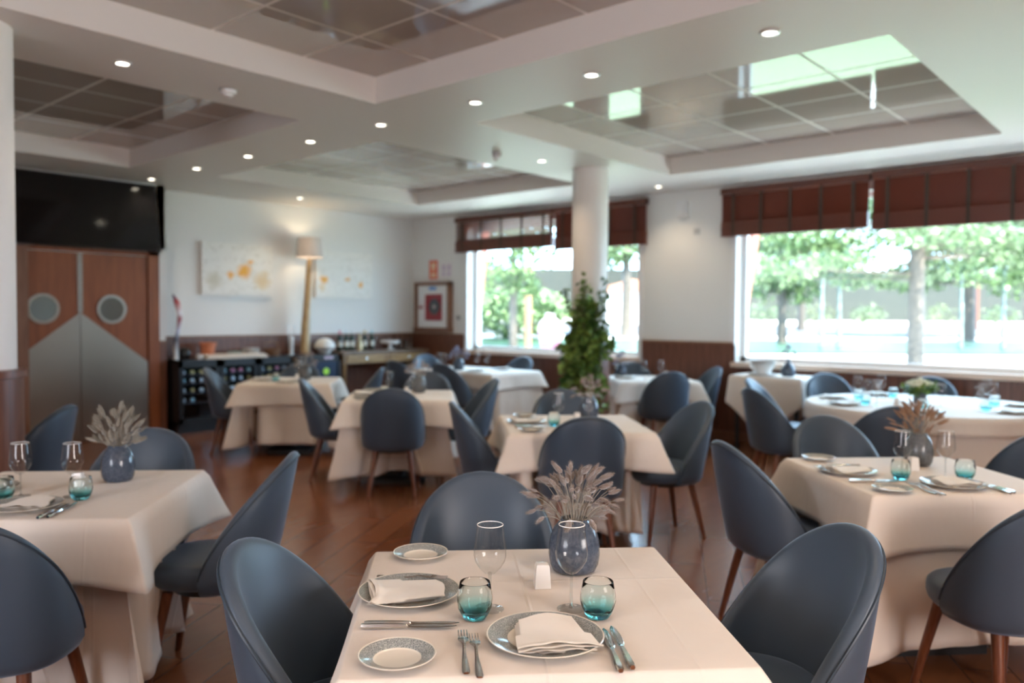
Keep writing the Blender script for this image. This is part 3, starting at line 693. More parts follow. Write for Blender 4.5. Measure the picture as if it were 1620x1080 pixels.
# ------------------------------------------------------------ chair
def make_chair():
    root = thing('dining_chair', '', 'chair', (0, 0, 0), 0, 'blue-grey shell dining chairs')
    NT, TH = 56, .042; zb = .365
    rows = []; rimpath = []; lowpath = []
    for i in range(NT+1):
        t = -1+2*i/NT
        phi = math.copysign((PI/2)*(1-(1-abs(t))**2.1), t); c = max(math.cos(phi), 0.0)
        hgt = c**.47; zr = .46 + .43*hgt
        X, Yy = .258*math.sin(phi), -.245*c**.62
        ln = math.hypot(X, Yy) or 1; ix, iy = -X/ln, -Yy/ln
        def P(ins, z):
            lean = -.095*max(0, (z-.44)/.45)**1.05 * (0.25+.75*c**.3)
            return (X+ix*ins, Yy+iy*ins+lean, z)
        zt = zr-.018
        prof = [P(.085, zb), P(.045, zb+.006), P(.016, zb+.024), P(.004, zb+.048)]
        for k in range(1, 7):
            z = zb+.048 + (zt-zb-.048)*k/6; bul = -.006*math.sin(PI*k/6)*hgt
            prof.append(P(bul, z))
        prof += [P(.005, zr-.006), P(.013, zr-.001), P(TH*.5, zr+.001), P(TH*.72, zr-.001), P(TH*.9, zr-.007), P(TH, zt)]
        for k in range(1, 6):
            z = zt + (.43-zt)*k/6; prof.append(P(TH+.012*math.sin(PI*k/6)*hgt, z))
        prof += [P(TH+.01, .425), P(.10, .415)]
        rows.append(prof); rimpath.append(P(-.001, zr-.016))
    mb = MB(); mb.grid(rows)
    n = len(rows[0]); mb.f.append(tuple(range(n))); mb.m.append(0); mb.f.append(tuple(NT*n+q for q in range(n-1, -1, -1))); mb.m.append(0)
    mb.build('backrest', LEATHER, root, 60)
    pb = MB(); pb.tube(rimpath, .0042, 6); p = pb.build('piping', PIPE, root)
    sm = MB(); rows = []
    def se(a, e=.86):
        return math.copysign(abs(math.cos(a))**e, math.cos(a)), math.copysign(abs(math.sin(a))**e, math.sin(a))
    for s, z in [(.70, .375), (.90, .385), (.97, .402), (1.0, .425), (1.0, .445), (.985, .463), (.94, .475), (.84, .483), (.6, .487), (.3, .488), (.01, .488)]:
        rows.append([(se(2*PI*i/48)[0]*.222*s, .015+se(2*PI*i/48)[1]*.235*s, z) for i in range(48)])
    sm.grid(rows, closed=True); sm.f.append(tuple(range(48))); sm.m.append(0)
    sm.build('seat', LEATHER, root, 60)
    MB().lathe([(.001, .35), (.16, .35), (.18, .378), (.001, .378)], 24).build('seat_base', BLACKP, root)
    for sx in (-1, 1):
        for fy, (tx, ty, fx, fyy) in ((1, (.145, .14, .205, .205)), (-1, (.135, -.135, .185, -.215))):
            MB().tube([(sx*tx, ty, .37), (sx*(tx+(fx-tx)*.5), ty+(fyy-ty)*.5, .19), (sx*fx, fyy, 0.0)], [.0215, .018, .0125], 14).build('leg', LEGW, root)
    return root
CH = [
 ('A1', 1.89, 1.77, 226, 'blue-grey shell chair facing the camera, behind the nearest table'),
 ('A2', 1.23, 1.572, -53, 'blue-grey shell chair at the left side of the nearest table'),
 ('A3', 2.015, .92, 141, 'blue-grey shell chair at the right side of the nearest table'),
 ('B1', 1.64, 3.06, 138, 'shell chair seen in profile, right of the table at the left edge'),
 ('B2', .82, 2.89, 47, 'shell chair seen from behind, cut off by the left edge of the photo'),
 ('B3', 1.58, 3.73, 226, 'shell chair behind the vase of the left-edge table'),
 ('K1', 1.68, 5.55, 135, 'blue-lit shell chair just right of the left pillar'),
 ('K2', 1.67, 6.42, 226, 'sliver of a shell chair peeking out beside the left pillar'),
 ('C1', 3.64, 1.50, -38, 'dark shell chair seen from behind, left of the right-edge table'),
 ('C2', 3.38, .565, 52, 'dark shell chair seen from behind at the right edge, with tall front leg'),
 ('C3', 4.48, 1.48, 226, 'grey-lit shell chair behind the right-edge table, front showing'),
 ('Jd', 5.2, .80, 40, 'dark shell chair cut by the right edge, near the round table'),
 ('D1', 3.92, 2.89, 46, 'shell chair seen from behind in front of the middle table'),
 ('D2', 4.66, 2.75, 150, 'shell chair at the right side of the middle table'),
 ('D3', 3.93, 3.56, -42, 'dark shell chair at the left side of the middle table'),
 ('D4', 4.72, 3.60, 226, 'shell chair behind the middle table, below the leafy plant'),
 ('E1', 4.27, 5.04, 46, 'upright shell chair seen squarely from behind, left of centre'),
 ('E2', 4.34, 5.90, -40, 'dark shell chair between the two beige left-centre tables'),
 ('E3', 5.09, 5.07, 145, 'shell chair with blue-lit side, right of the left-centre table'),
 ('E4', 5.30, 5.76, 226, 'greenish-grey shell chair behind the vase of the left-centre table'),
 ('F1', 4.43, 7.78, -42, 'shell chair left of the beige table by the wine coolers'),
 ('F2', 5.34, 6.98, 138, 'blue-lit shell chair right of the beige table by the wine coolers'),
 ('F3', 5.25, 7.90, 226, 'dark shell chair behind the beige table, in front of the coolers'),
 ('G1', 6.83, 6.85, 0, 'large dark shell chair on the left side of the long white table'),
 ('G2', 6.84, 7.72, 0, 'dark shell chair at the far left of the long white table'),
 ('G3', 8.2, 7.25, 180, 'pale blue shell chair at the right behind the long white table'),
 ('G4', 7.80, 8.36, 250, 'pale blue shell chair behind the blue vase of the long white table'),
 ('H1', 7.53, 4.46, 50, 'shell chair seen from behind at the small table right of the column'),
 ('H2', 8.26, 4.50, 140, 'blue shell chair right of the small table beside the column'),
 ('H3', 8.30, 5.27, 226, 'blue shell chair behind the small table, next to the leafy plant'),
 ('J1', 8.08, 2.80, 222, 'pale blue shell chair at the window, left behind the round table'),
 ('J2', 8.28, 2.02, 190, 'pale blue shell chair at the window, behind the white flowers'),
 ('J3', 6.36, 2.63, -35, 'dark shell chair beside the cloth-covered side table'),
 ('J3b', 7.14, 2.96, -78, 'light blue shell chair between the side table and round table'),
 ('J4', 5.78, 1.74, 40, 'dark grey shell chair in front of the round table, behind the wheat vase'),
]
chair0 = make_chair()
CPOS = []
for i, (k, x, y, a, lb) in enumerate(CH):
    rz = math.radians(a-90); CPOS.append((x, y))
    if i == 0: chair0.location = (x, y, 0); chair0.rotation_euler = (0, 0, rz); chair0['label'] = lb
    else: dup(chair0, (x, y, 0), rz, lb)

# ------------------------------------------------------------ tables and cloths
def smooth(a, b, x):
    t = max(0, min(1, (x-a)/(b-a))); return t*t*(3-2*t)
def perim(hx, hy, r=.012, per=36):
    out = []; cor = [(hx, hy), (-hx, hy), (-hx, -hy), (hx, -hy)]
    dirs = [0, PI/2, PI, 3*PI/2]
    for c in range(4):
        cx, cy_ = cor[c]; cxx, cyy = cx-math.copysign(r, cx), cy_-math.copysign(r, cy_)
        for q in range(9):
            a = dirs[c] + PI/2*q/8
            out.append((cxx+r*math.cos(a), cyy+r*math.sin(a), math.cos(a), math.sin(a), 1.0, c))
        nx, ny = cor[(c+1) % 4]; nxx, nyy = nx-math.copysign(r, nx), ny-math.copysign(r, ny)
        a = dirs[c]+PI/2; ox, oy = math.cos(a)*r, math.sin(a)*r; L = math.hypot(nxx-cxx, nyy-cyy)
        for q in range(1, per):
            u = q/per; u = u - .12*math.sin(2*PI*u)/ (2*PI)*2.0
            d = min(u, 1-u)*L
            out.append((cxx+(nxx-cxx)*u+ox, cyy+(nyy-cyy)*u+oy, math.cos(a), math.sin(a), math.exp(-d/.075)*(1-smooth(.2, .4, d)), c if u < .5 else (c+1) % 4))
    return out
def cloth(name, label, pos, ang, hx, hy, ztop, drop, m, seed, flare_c, ripple, chairs=False, rows=14, dropfn=None, round_r=None, base=.014, cat='tablecloth', group='cream tablecloths'):
    rnd = random.Random(seed); ph = [rnd.uniform(0, 6.3) for _ in range(6)]
    if round_r:
        N = 144; per = [(round_r*math.cos(2*PI*i/N), round_r*math.sin(2*PI*i/N), math.cos(2*PI*i/N), math.sin(2*PI*i/N), 0, 0) for i in range(N)]
    else: per = perim(hx, hy)
    ca, sa = math.cos(ang), math.sin(ang)
    rr = []
    for s in (.02, .2, .4, .6, .8, .93, .985):
        rr.append([(p[0]*s, p[1]*s, ztop) for p in per])
    rr.append([(p[0]-p[2]*.004, p[1]-p[3]*.004, ztop-.0005) for p in per])
    rr.append([(p[0]+p[2]*.001, p[1]+p[3]*.001, ztop-.005) for p in per])
    tot = 0.0; cum = []
    for i, p in enumerate(per):
        q = per[i-1]; tot += math.hypot(p[0]-q[0], p[1]-q[1]) if i else 0; cum.append(tot)
    push = []
    for i, p in enumerate(per):
        d = 0.0
        if chairs:
            wx, wy = pos[0]+p[0]*ca-p[1]*sa, pos[1]+p[0]*sa+p[1]*ca; nx, ny = p[2]*ca-p[3]*sa, p[2]*sa+p[3]*ca
            for (cx, cyy) in CPOS:
                rx, ry = wx-cx, wy-cyy
                if math.hypot(rx, ry) > .9: continue
                lat = abs(rx*(-ny)+ry*nx); al = rx*nx+ry*ny
                R = .262
                if lat < R:
                    need = al + math.sqrt(R*R-lat*lat)
                    if al < .5 and need > 0: d = max(d, min(need, .42))
        push.append(d)
    for _ in range(6): push = [max(push[i], .5*push[i]+.25*(push[i-1]+push[(i+1) % len(push)])) if push[i] > 0 else .5*(push[i-1]+push[(i+1) % len(push)])*.8 for i in range(len(push))]
    dg = 1/math.sqrt(2); cd = [(dg, dg), (-dg, dg), (-dg, -dg), (dg, -dg)]
    for j in range(1, rows+1):
        t = j/rows; row = []
        for i, p in enumerate(per):
            k = p[4]; s = cum[i]
            fold = math.sin(s*13+ph[0])*.6+math.sin(s*21+ph[1])*.4
            fold2 = math.sin(s*34+ph[2])
            D = drop if not dropfn else dropfn(p[0], p[1])
            nx, ny = p[2], p[3]
            dx, dy = cd[p[5]]
            w = k; fx, fy = nx*(1-w)+dx*w, ny*(1-w)+dy*w; fl = math.hypot(fx, fy) or 1; fx, fy = fx/fl, fy/fl
            # the cloth's surplus folds into one cone at the corner
            out = base + ripple*(fold*(t**1.8)*(1-k)+.25*fold2*t*t*(1-k)) + ripple*1.0*t**1.8 + flare_c*k*(t**1.05)
            z = ztop-.005-D*t*(1+.06*k) + .004*fold*t
            pu = push[i]*smooth(ztop-.10, ztop-.24, z)
            out -= pu*1.0
            row.append((p[0]+fx*out if pu < .02 else p[0]+nx*out, p[1]+fy*out if pu < .02 else p[1]+ny*out, z))
        rr.append(row)
    mb = MB(); mb.grid(rr, closed=True); mb.f.append(tuple(range(len(per)-1, -1, -1))); mb.m.append(0)
    o = mb.build(name, m, None, 70, (pos[0], pos[1], 0), ang)
    sol = o.modifiers.new('thickness', 'SOLIDIFY'); sol.thickness = .0015; sol.offset = -1
    return tag(o, label, cat, group)
DT = mat('table_base_dark', (.015, .015, .017), .5)
def table(pos, ang, hx, hy, label, legs=False, round_r=None, h=.738):
    t = thing('dining_table', label, 'table', (pos[0], pos[1], 0), ang, 'restaurant tables under cloths')
    if round_r: MB().lathe([(.001, h-.03), (round_r-.01, h-.03), (round_r-.01, h), (.001, h)], 64).build('tabletop', LEGW, t)
    else: MB().box(-hx+.01, hx-.01, -hy+.01, hy-.01, h-.03, h).build('tabletop', LEGW, t, False)
    if legs:
        for sx in (-1, 1):
            for sy in (-1, 1): MB().tube([(sx*(hx-.06), sy*(hy-.06), 0), (sx*(hx-.06), sy*(hy-.06), h-.03)], .022, 8).build('leg', DT, t)
    else:
        MB().tube([(0, 0, .03), (0, 0, h-.03)], .035, 14).build('column', DT, t)
        MB().box(-.22, .22, -.22, .22, 0, .035).build('base_plate', DT, t, False)
    return t
AN = math.radians(-44)
ux, uy = math.cos(AN), math.sin(AN)
def at(c, a, b): return (c[0]+a*ux-b*uy, c[1]+a*uy+b*ux)
TB = {
 'A': ((1.531, 1.275), .428, 'nearest table'),
 'B': ((1.18, 3.43), .44, 'left-edge table'),
 'C': ((3.95, 1.02), .425, 'right-edge table'),
 'D': ((4.228, 3.182), .45, 'middle table'),
 'E': ((4.67, 5.41), .455, 'left-centre table'),
 'F': ((4.87, 7.42), .46, 'table by the coolers'),
 'H': ((7.92, 4.84), .44, 'column-side table'),
 'K': ((1.2, 6.08), .44, 'table behind the left pillar'),
}
LINENS = {}
for k, (c, h, nm) in TB.items():
    nb = ' under cream cloths, ' + {'A': 'closest to the camera', 'B': 'cut by the left edge of the photo', 'C': 'cut by the right edge of the photo', 'D': 'in front of the leafy plant', 'E': 'behind the upright chair seen from behind', 'F': 'in front of the wine coolers', 'H': 'right of the round column', 'K': 'behind the left pillar'}[k]
    table(c, AN, h, h, 'square table'+nb)
    cloth('under_tablecloth', 'long cream under-cloth hanging low on the '+nm, c, AN, h-.004, h-.004, .742, .60, LINEN2, ord(k), .15, .024, True, 18, group='long cream under-cloths', base=.001)
    cloth('tablecloth', 'cream top cloth with short overhang on the '+nm, c, AN, h, h, .7485, .215, LINEN, ord(k)*3, .115, .006, False, 9, group='short cream top cloths')
# long table under the left window
gc = (7.51, 7.22)
table(gc, 0, .46, .70, 'long rectangular table under white cloths below the left window', True)
cloth('under_tablecloth', 'long white under-cloth of the long table below the left window', gc, 0, .456, .696, .742, .62, LINEN2, 71, .12, .014, True, 18, group='long cream under-cloths', base=.001)
cloth('tablecloth', 'white top cloth of the long table below the left window', gc, 0, .46, .70, .7485, .19, LINEN, 72, .10, .006, False, 9, group='short cream top cloths')
# round table
jc = (7.22, 1.79)
table(jc, 0, 0, 0, 'large round table below the big window', False, .92)
cloth('under_tablecloth', 'long pale cloth falling in folds round the large round table', jc, 0, 0, 0, .742, .62, LINEN2, 81, .0, .03, True, 18, round_r=.92, group='long cream under-cloths', base=.001)
cloth('tablecloth', 'white top cloth over the large round table', jc, 0, 0, 0, .7485, .13, LINEN, 82, .0, .008, False, 6, round_r=.925, group='short cream top cloths')
# serving side table with a cloth whose hem drops towards the middle
sc = (8.42, 3.59)
table(sc, 0, .26, .39, 'dark-legged serving table beside the window wall under a draped cloth', True, None, .815)
cloth('tablecloth', 'white cloth hanging diagonally from the serving table by the window', sc, 0, .265, .395, .825, .5, LINEN, 91, .03, .006, False, 12, dropfn=lambda x, y: .27+.42*(1-min(1, abs(y)/.395)) if abs(y) > .39*abs(x)/.265*.0 else .3, group='short cream top cloths')

# ------------------------------------------------------------ tableware
Z0 = .7495
def plate_mb(R, rin):
    return MB().lathe([(.001, .001), (rin*.62, .001), (rin*.66, .0), (rin*.7, .001), (rin, .006), (R*.985, .0155), (R, .0172), (R*.992, .0185), (R*.97, .0178), (rin*1.03, .0098), (rin*.96, .0062), (rin*.88, .0045), (.001, .004)], 72)
PLATE = plate_mb(.129, .083).mesh('dinner_plate', [PL_BIG]); SPLATE = plate_mb(.080, .050).mesh('side_plate', [PL_SM])
def fork_mesh():
    mb = MB()
    def zc(s): return .0035 + .010*math.exp(-((s-.055)/.022)**2) + .004*math.exp(-((s-.19)/.03)**2)
    st = [(0, .0062), (.012, .0078), (.05, .0066), (.09, .0040), (.118, .0030), (.132, .0045), (.140, .0100), (.150, .0120), (.158, .0122)]
    L = .205
    rows = []
    for y, w in st:
        z = .003+.008*smooth(.08, .125, y)*(1-smooth(.14, .205, y)*.6); th = .0018 if y > .1 else .0026
        rows.append([(-w, y, z), (-w*.5, y, z+th), (w*.5, y, z+th), (w, y, z), (w*.5, y, z-th*.5), (-w*.5, y, z-th*.5)])
    mb.grid(rows, closed=True); mb.f.append((0, 1, 2, 3, 4, 5)); mb.m.append(0)
    for i in range(4):
        x0 = -.0122+.0062*i+.0029; rr = []
        for q in range(5):
            y = .156+.044*q/4; w = .0019*(1-.45*(q/4)); z = .011-.004*(q/4)+.0035*(q/4)**2
            rr.append([(x0-w, y, z), (x0, y, z+.0014), (x0+w, y, z), (x0, y, z-.0012)])
        mb.grid(rr, closed=True); mb.f.append(tuple(len(mb.v)-4+q for q in range(4))); mb.m.append(0)
    return mb.mesh('table_fork', [CHROME], 50)
def knife_mesh(small=False):
    mb = MB(); rows = []
    st = [(0, .0055, .0055), (.010, .0085, .0065), (.05, .0075, .0065), (.095, .0055, .0055), (.102, .0050, .005), (.108, .0075, .003), (.125, .0105, .0016), (.17, .0110, .0013), (.20, .0085, .0011), (.216, .0030, .0009)]
    for y, w, th in st:
        z = .005; off = 0 if y < .105 else .0025
        rows.append([(-w+off, y, z), (-w*.6+off, y, z+th*.8), (w*.6, y, z+th*.8), (w, y, z), (w*.6, y, z-th*.8), (-w*.6+off, y, z-th*.8)])
    mb.grid(rows, closed=True); mb.f.append((0, 1, 2, 3, 4, 5)); mb.m.append(0); mb.f.append(tuple(len(mb.v)-6+q for q in range(6))); mb.m.append(0)
    return mb.mesh('table_knife', [CHROME], 50)
FORK, KNIFE = fork_mesh(), knife_mesh()
def napkin_mesh(seed):
    rnd = random.Random(seed); mb = MB(); n, m = 30, 26
    for L in range(4):
        rows = []
        for j in range(m+1):
            v = j/m; row = []
            for i in range(n+1):
                u = i/n; w = .062+.014*(1-v)+.004*L*(v < .5)
                x = (u-.5)*2*w + .010*(1-v)*(.5 if u > .5 else 0) + .003*L
                y = -.092+.172*v - .004*L*math.sin(u*3+L) - .012*(u > .8)*(u-.8)*5*(1-v)
                z = .0055+.0035*L + .006*math.exp(-((v-.04)/.05)**2)*(L+1)/4 + (.006*math.sin(PI*u)*(math.sin(2.2*PI*(v*.8+u*.5)+.5)*.5+.5))*(L/3) + .0014*math.sin(17*u+L*2)*(1-v)**3
                z += .006*max(0, abs(y)-.08)/.04
                row.append((x, y, z+.001))
            rows.append(row)
        mb.grid(rows)
    me = mb.mesh('folded_napkin', [NAPK], 80); return me
NAP = napkin_mesh(3)
WG_B = MB().lathe_open([(.0045, .086), (.014, .090), (.027, .103), (.0365, .119), (.0395, .133), (.0388, .148), (.0355, .176), (.0315, .2065)], 40).mesh('glass_bowl', [WGLASS])
WG_S = MB().lathe([(.0062, .0035), (.0042, .012), (.0036, .05), (.0042, .080), (.0055, .090), (.001, .091)], 20).mesh('glass_stem', [FGLASS])
WG_F = MB().lathe([(.001, .0005), (.034, .0005), (.0345, .0015), (.030, .0025), (.012, .0045), (.005, .009), (.001, .009)], 40).mesh('glass_foot', [FGLASS])
WG_R = MB().lathe([(.0322, .2060), (.0322, .2072), (.0310, .2080), (.0302, .2072), (.0302, .2060), (.0322, .2060)], 40).mesh('glass_rim', [mat('glass_rim', (.8, .82, .82), .1)])
def tum():
    def fn(a, z):
        k = smooth(.006, .02, z)*(1-smooth(.038, .058, z))
        return 1 + k*.055*(abs(math.sin(a*4.5+z*60))+abs(math.sin(a*4.5-z*60))-1.0)
    return MB().lathe([(.001, 0), (.018, 0), (.022, .002), (.027, .012), (.0315, .026), (.0345, .042), (.0345, .056), (.0325, .070), (.0298, .086), (.0290, .0872), (.0282, .086), (.0308, .070), (.0328, .056), (.0326, .042), (.0292, .027), (.022, .015), (.012, .0115), (.001, .011)], 54, fn=lambda a, z: 1.20*fn(a, z)).mesh('tumbler', [TGLASS], 80)
TUM = tum()
SALT = MB().lathe([(.028, 0), (.0295, .001), (.0245, .056), (.022, .061), (.016, .063), (.001, .0635)], 4, T=Matrix.Rotation(PI/4, 4, 'Z')).mesh('salt_shaker', [PORC], 30)
def put(name, me, label, cat, pos, rz, z=Z0, group=None, rx=0, ry=0):
    o = link(name, me, None, (pos[0], pos[1], z), rz); o.rotation_euler = (rx, ry, rz); return tag(o, label, cat, group)
def wine_glass(pos, label, z=Z0, s=1):
    t = thing('wine_glass', label, 'wine glass', (pos[0], pos[1], z), 0, 'clear stemmed wine glasses')
    t.scale = (s, s, s)
    link('bowl', WG_B, t); link('stem', WG_S, t); link('foot', WG_F, t); link('rim', WG_R, t)
def setting(c, side, nm, items, ang=AN, dist=0.0):
    """side: rotation of the diner (0 near side, -1 = left side)"""
    th = ang + side*PI/2
    cu, su = math.cos(th), math.sin(th)
    def L(a, b): return (c[0]+a*cu-b*su, c[1]+a*su+b*cu)
    w = {0: 'near', -1: 'left', 1: 'right', 2: 'far'}[side]
    E = (' at the %s place of the %s' % (w, nm))
    sp = 'by the ' + w + ' plate of the ' + nm
    def has(x): return x in items
    if side == 0:
        P, SP, G, Tm = (.01, -.272), (-.306, -.355), (.096, -.088), (.151, -.144)
        F = [((-.166, -.43), .02), ((-.140, -.45), .03)]; K = [((.140, -.445), -.03), ((.167, -.432), .0)]
    else:
        # left diner, coordinates in the diner's own frame (x to his right, y away from him)
        P, SP, G, Tm = (-.029, -.299), (-.353, -.281), (.078, -.101), (.132, -.139)
        F = [((-.165, -.39), -.38)]; K = [((.180, -.398), -.05), ((.166, -.392), -.03)]
    if has('P'): put('dinner_plate', PLATE, 'large plate with patterned grey rim'+E, 'plate', L(*P), th, Z0, 'grey-rimmed dinner plates')
    if has('N'): put('folded_napkin', NAP, 'folded cream napkin on the plate'+E, 'napkin', L(P[0]+.004, P[1]-.005), th+(.05 if side == 0 else .12), Z0+.004, 'folded cream napkins')
    if has('S'): put('side_plate', SPLATE, 'small grey-rimmed side plate'+E, 'plate', L(*SP), th, Z0, 'small side plates')
    if has('F'):
        for i, (p, r) in enumerate(F):
            put('table_fork', FORK, ('outer' if i == 0 else 'inner')+' steel fork '+sp if len(F) > 1 else 'steel fork propped on the plate '+sp, 'fork', L(*p), th+r, Z0+(.001 if len(F) > 1 else .004), 'steel forks', 0 if len(F) > 1 else .05)
    if has('K'):
        for i, (p, r) in enumerate(K):
            put('table_knife', KNIFE, ('first' if i == 0 else 'second')+' steel knife '+sp+(', outermost' if (i == 0) == (side != 0) else ', nearest the plate'), 'knife', L(*p), th+r, Z0+.002, 'steel table knives')
    if has('G'): wine_glass(L(*G), 'stemmed wine glass'+E)
    if has('T'): put('water_tumbler', TUM, 'teal faceted water tumbler'+E, 'tumbler', L(*Tm), th, Z0, 'teal water tumblers')
FULL = 'PNSFKGT'
A = (1.53, 1.285)
setting(A, 0, 'nearest table', FULL); setting(A, -1, 'nearest table', FULL)
put('salt_shaker', SALT, 'small white shaker beside the vase on the nearest table', 'salt shaker', at(A, .045, .075), AN, Z0, 'white shakers on the tables')
vase('speckled blue-grey vase on the nearest table', (*at(A, .150, .205), Z0), VASE_B, 1.07, .97)
bunch('greyish bunny-tail bunch in the vase of the nearest table', (*at(A, .150, .205), Z0+.145), 5, 'bunny', BUNNY, 92, .112, .135)
def extras(k, vm, bl, sd, kind, mt, sep, n=40, vpos=(.15, .205), s=1.0, vl='blue-grey'):
    c, h, nm = TB[k]
    put('salt_shaker', SALT, 'small white shaker on the '+nm, 'salt shaker', at(c, .045, .075), AN, Z0, 'white shakers on the tables')
    vase(vl+' ceramic vase on the '+nm, (*at(c, *vpos), Z0), vm)
    bunch(bl, (*at(c, *vpos), Z0+.145), sd, kind, mt, n, .105*s, .125*(2-s)*(1.08 if s < 1 else 1), sep)
for k, fs, ls in (('B', FULL, 'NPFKGT'), ('C', FULL, FULL), ('D', 'GS', 'PNSKTG'), ('E', 'GS', 'PNSTG'), ('F', 'PG', 'PNST')):
    c, h, nm = TB[k]; setting(c, 0, nm, fs); setting(c, -1, nm, ls)
extras('B', VASE_B, 'pale bunny-tail bunch in the vase of the left-edge table', 11, 'pale', OLIVEG, True, 96, s=.88)
extras('C', VASE_G, 'brown wheat-like bunch in the vase of the right-edge table', 12, 'tan', TAN, True, 76, (.15, .205), 1.0, 'dark grey')
extras('D', VASE_B, 'grey dried bunch in the vase of the middle table', 13, 'far', BUNNY, False, 40)
extras('E', VASE_G, 'olive dried bunch in the vase of the left-centre table', 14, 'far2' if False else 'far', BUNNY, False, 36, vl='dark slate')
extras('F', VASE_G, 'grey dried bunch in the vase of the table by the coolers', 15, 'far', BUNNY, False, 36, (.12, .12))
c = TB['H'][0]
setting(c, -1, 'column-side table', 'PNG'); setting(c, 0, 'column-side table', 'GT')
vase('blue vase behind the plant on the small table right of the column', (*at(c, -.30, .22), Z0), VASE_B)
bunch('lilac bunch in the vase on the small table right of the column', (*at(c, -.30, .22), Z0+.145), 16, 'lilac', LAVEN, 30, .08, .13, False)
# long table ware
for i, (x, y, wd) in enumerate([(7.2, 7.5, 'far left'), (7.22, 7.62, 'rear left'), (7.62, 7.3, 'middle'), (7.66, 7.16, 'right')]):
    wine_glass((x, y), 'stemmed glass, %s one on the long table below the left window' % wd)
for i, (x, y, wd) in enumerate([(7.25, 7.0, 'left'), (7.78, 7.0, 'right'), (7.4, 7.72, 'far')]):
    put('dinner_plate', PLATE, 'plate at the %s place of the long white table' % wd, 'plate', (x, y), 0, Z0, 'grey-rimmed dinner plates')
    put('folded_napkin', NAP, 'folded napkin at the %s place of the long white table' % wd, 'napkin', (x, y), i, Z0+.004, 'folded cream napkins')
vase('blue vase on the long table below the left window', (7.33, 7.36, Z0), VASE_B, 1.1)
bunch('lilac bunch in the blue vase on the long table', (7.33, 7.36, Z0+.145), 17, 'lilac', LAVEN, 34, .11, .13, False)
# round table ware
for i, dg in enumerate((140, 95, 45, 250, 300, 195)):
    a = math.radians(dg); ca, sa = math.cos(a), math.sin(a)
    wd = ['beside the light blue chair', 'before the left window chair', 'before the right window chair', 'nearest the right edge', 'farthest right', 'nearest the camera side'][i]
    px, py = jc[0]+.72*ca, jc[1]+.72*sa
    put('dinner_plate', PLATE, 'plate on the round table '+wd, 'plate', (px, py), a, Z0, 'grey-rimmed dinner plates')
    put('folded_napkin', NAP, 'napkin on the round table, '+wd, 'napkin', (px, py), a+PI/2, Z0+.004, 'folded cream napkins')
    wine_glass((jc[0]+.50*ca-.10*sa, jc[1]+.50*sa+.10*ca), 'stemmed glass on the round table, '+wd)
    put('water_tumbler', TUM, 'teal tumbler on the round table, '+wd, 'tumbler', (jc[0]+.52*ca+.02*sa, jc[1]+.52*sa-.02*ca), 0, Z0, 'teal water tumblers')
    if i in (0, 1, 3, 4): wine_glass((jc[0]+.44*ca-.02*sa, jc[1]+.44*sa+.02*ca), 'second, smaller glass on the round table, '+wd, Z0, .85)
put('salt_shaker', SALT, 'small white shaker on the round table', 'salt shaker', (jc[0]-.25, jc[1]+.15), .3, Z0, 'white shakers on the tables')
# white flowers on the round table
t = thing('flower_arrangement', 'low bunch of creamy white flowers and greens on the round table', 'flowers', (jc[0]+.05, jc[1]+.05, Z0))
MB().lathe([(.001, 0), (.05, 0), (.055, .07), (.05, .07), (.04, .01), (.001, .01)], 24).build('bowl', VASE_G, t)
rn = random.Random(8); lf = MB(); leaf_cloud(lf, rn, (0, 0, .13), (.15, .15, .05), 170, .045); lf.build('leaves', IVY, t, False)
fl = MB()
for _ in range(70):
    a, r = rn.uniform(0, 6.3), .10*math.sqrt(rn.random()); fl.lathe([(.001, -.018), (.019, -.006), (.022, .006), (.012, .018), (.001, .02)], 7, 0, Matrix.Translation((r*math.cos(a), r*math.sin(a), .155+.05*(1-r/.1)*rn.uniform(.4, 1))))
fo = fl.build('blossoms', mat('cream_blossom', (.72, .70, .52), .8), t); fo['kind'] = 'stuff'
# serving table ware
for i in range(3):
    o = MB().lathe([(.001, 0), (.07, 0), (.135, .095), (.145, .10), (.14, .10), (.07, .015), (.001, .012)], 36).build('white_bowl', PORC, None, True, (8.36, 3.70, .842+.028*i))
    tag(o, ['bottom white bowl of the stack on the serving table', 'middle white bowl of the stack on the serving table', 'topmost white bowl of the stack on the serving table'][i], 'bowl', 'stacked white bowls')
o = MB().lathe([(.001, 0), (.09, 0), (.16, .012), (.16, .016), (.001, .006)], 36).build('platter', PORC, None, True, (8.36, 3.70, .8265)); tag(o, 'round white platter under the bowl stack on the serving table', 'plate')
o = MB().lathe([(.001, 0), (.062, 0), (.078, .03), (.075, .08), (.045, .13), (.02, .15), (.016, .19), (.013, .19), (.015, .15), (.001, .10)], 36).build('bottle_vase', VASE_B, None, True, (8.40, 3.43, .8265)); tag(o, 'small blue bottle vase beside the bowls on the serving table', 'vase')
bunch('thin lilac sprig in the bottle vase on the serving table', (8.40, 3.43, .8265+.17), 18, 'lilac', LAVEN, 22, .06, .15, False, 'dried_sprig')

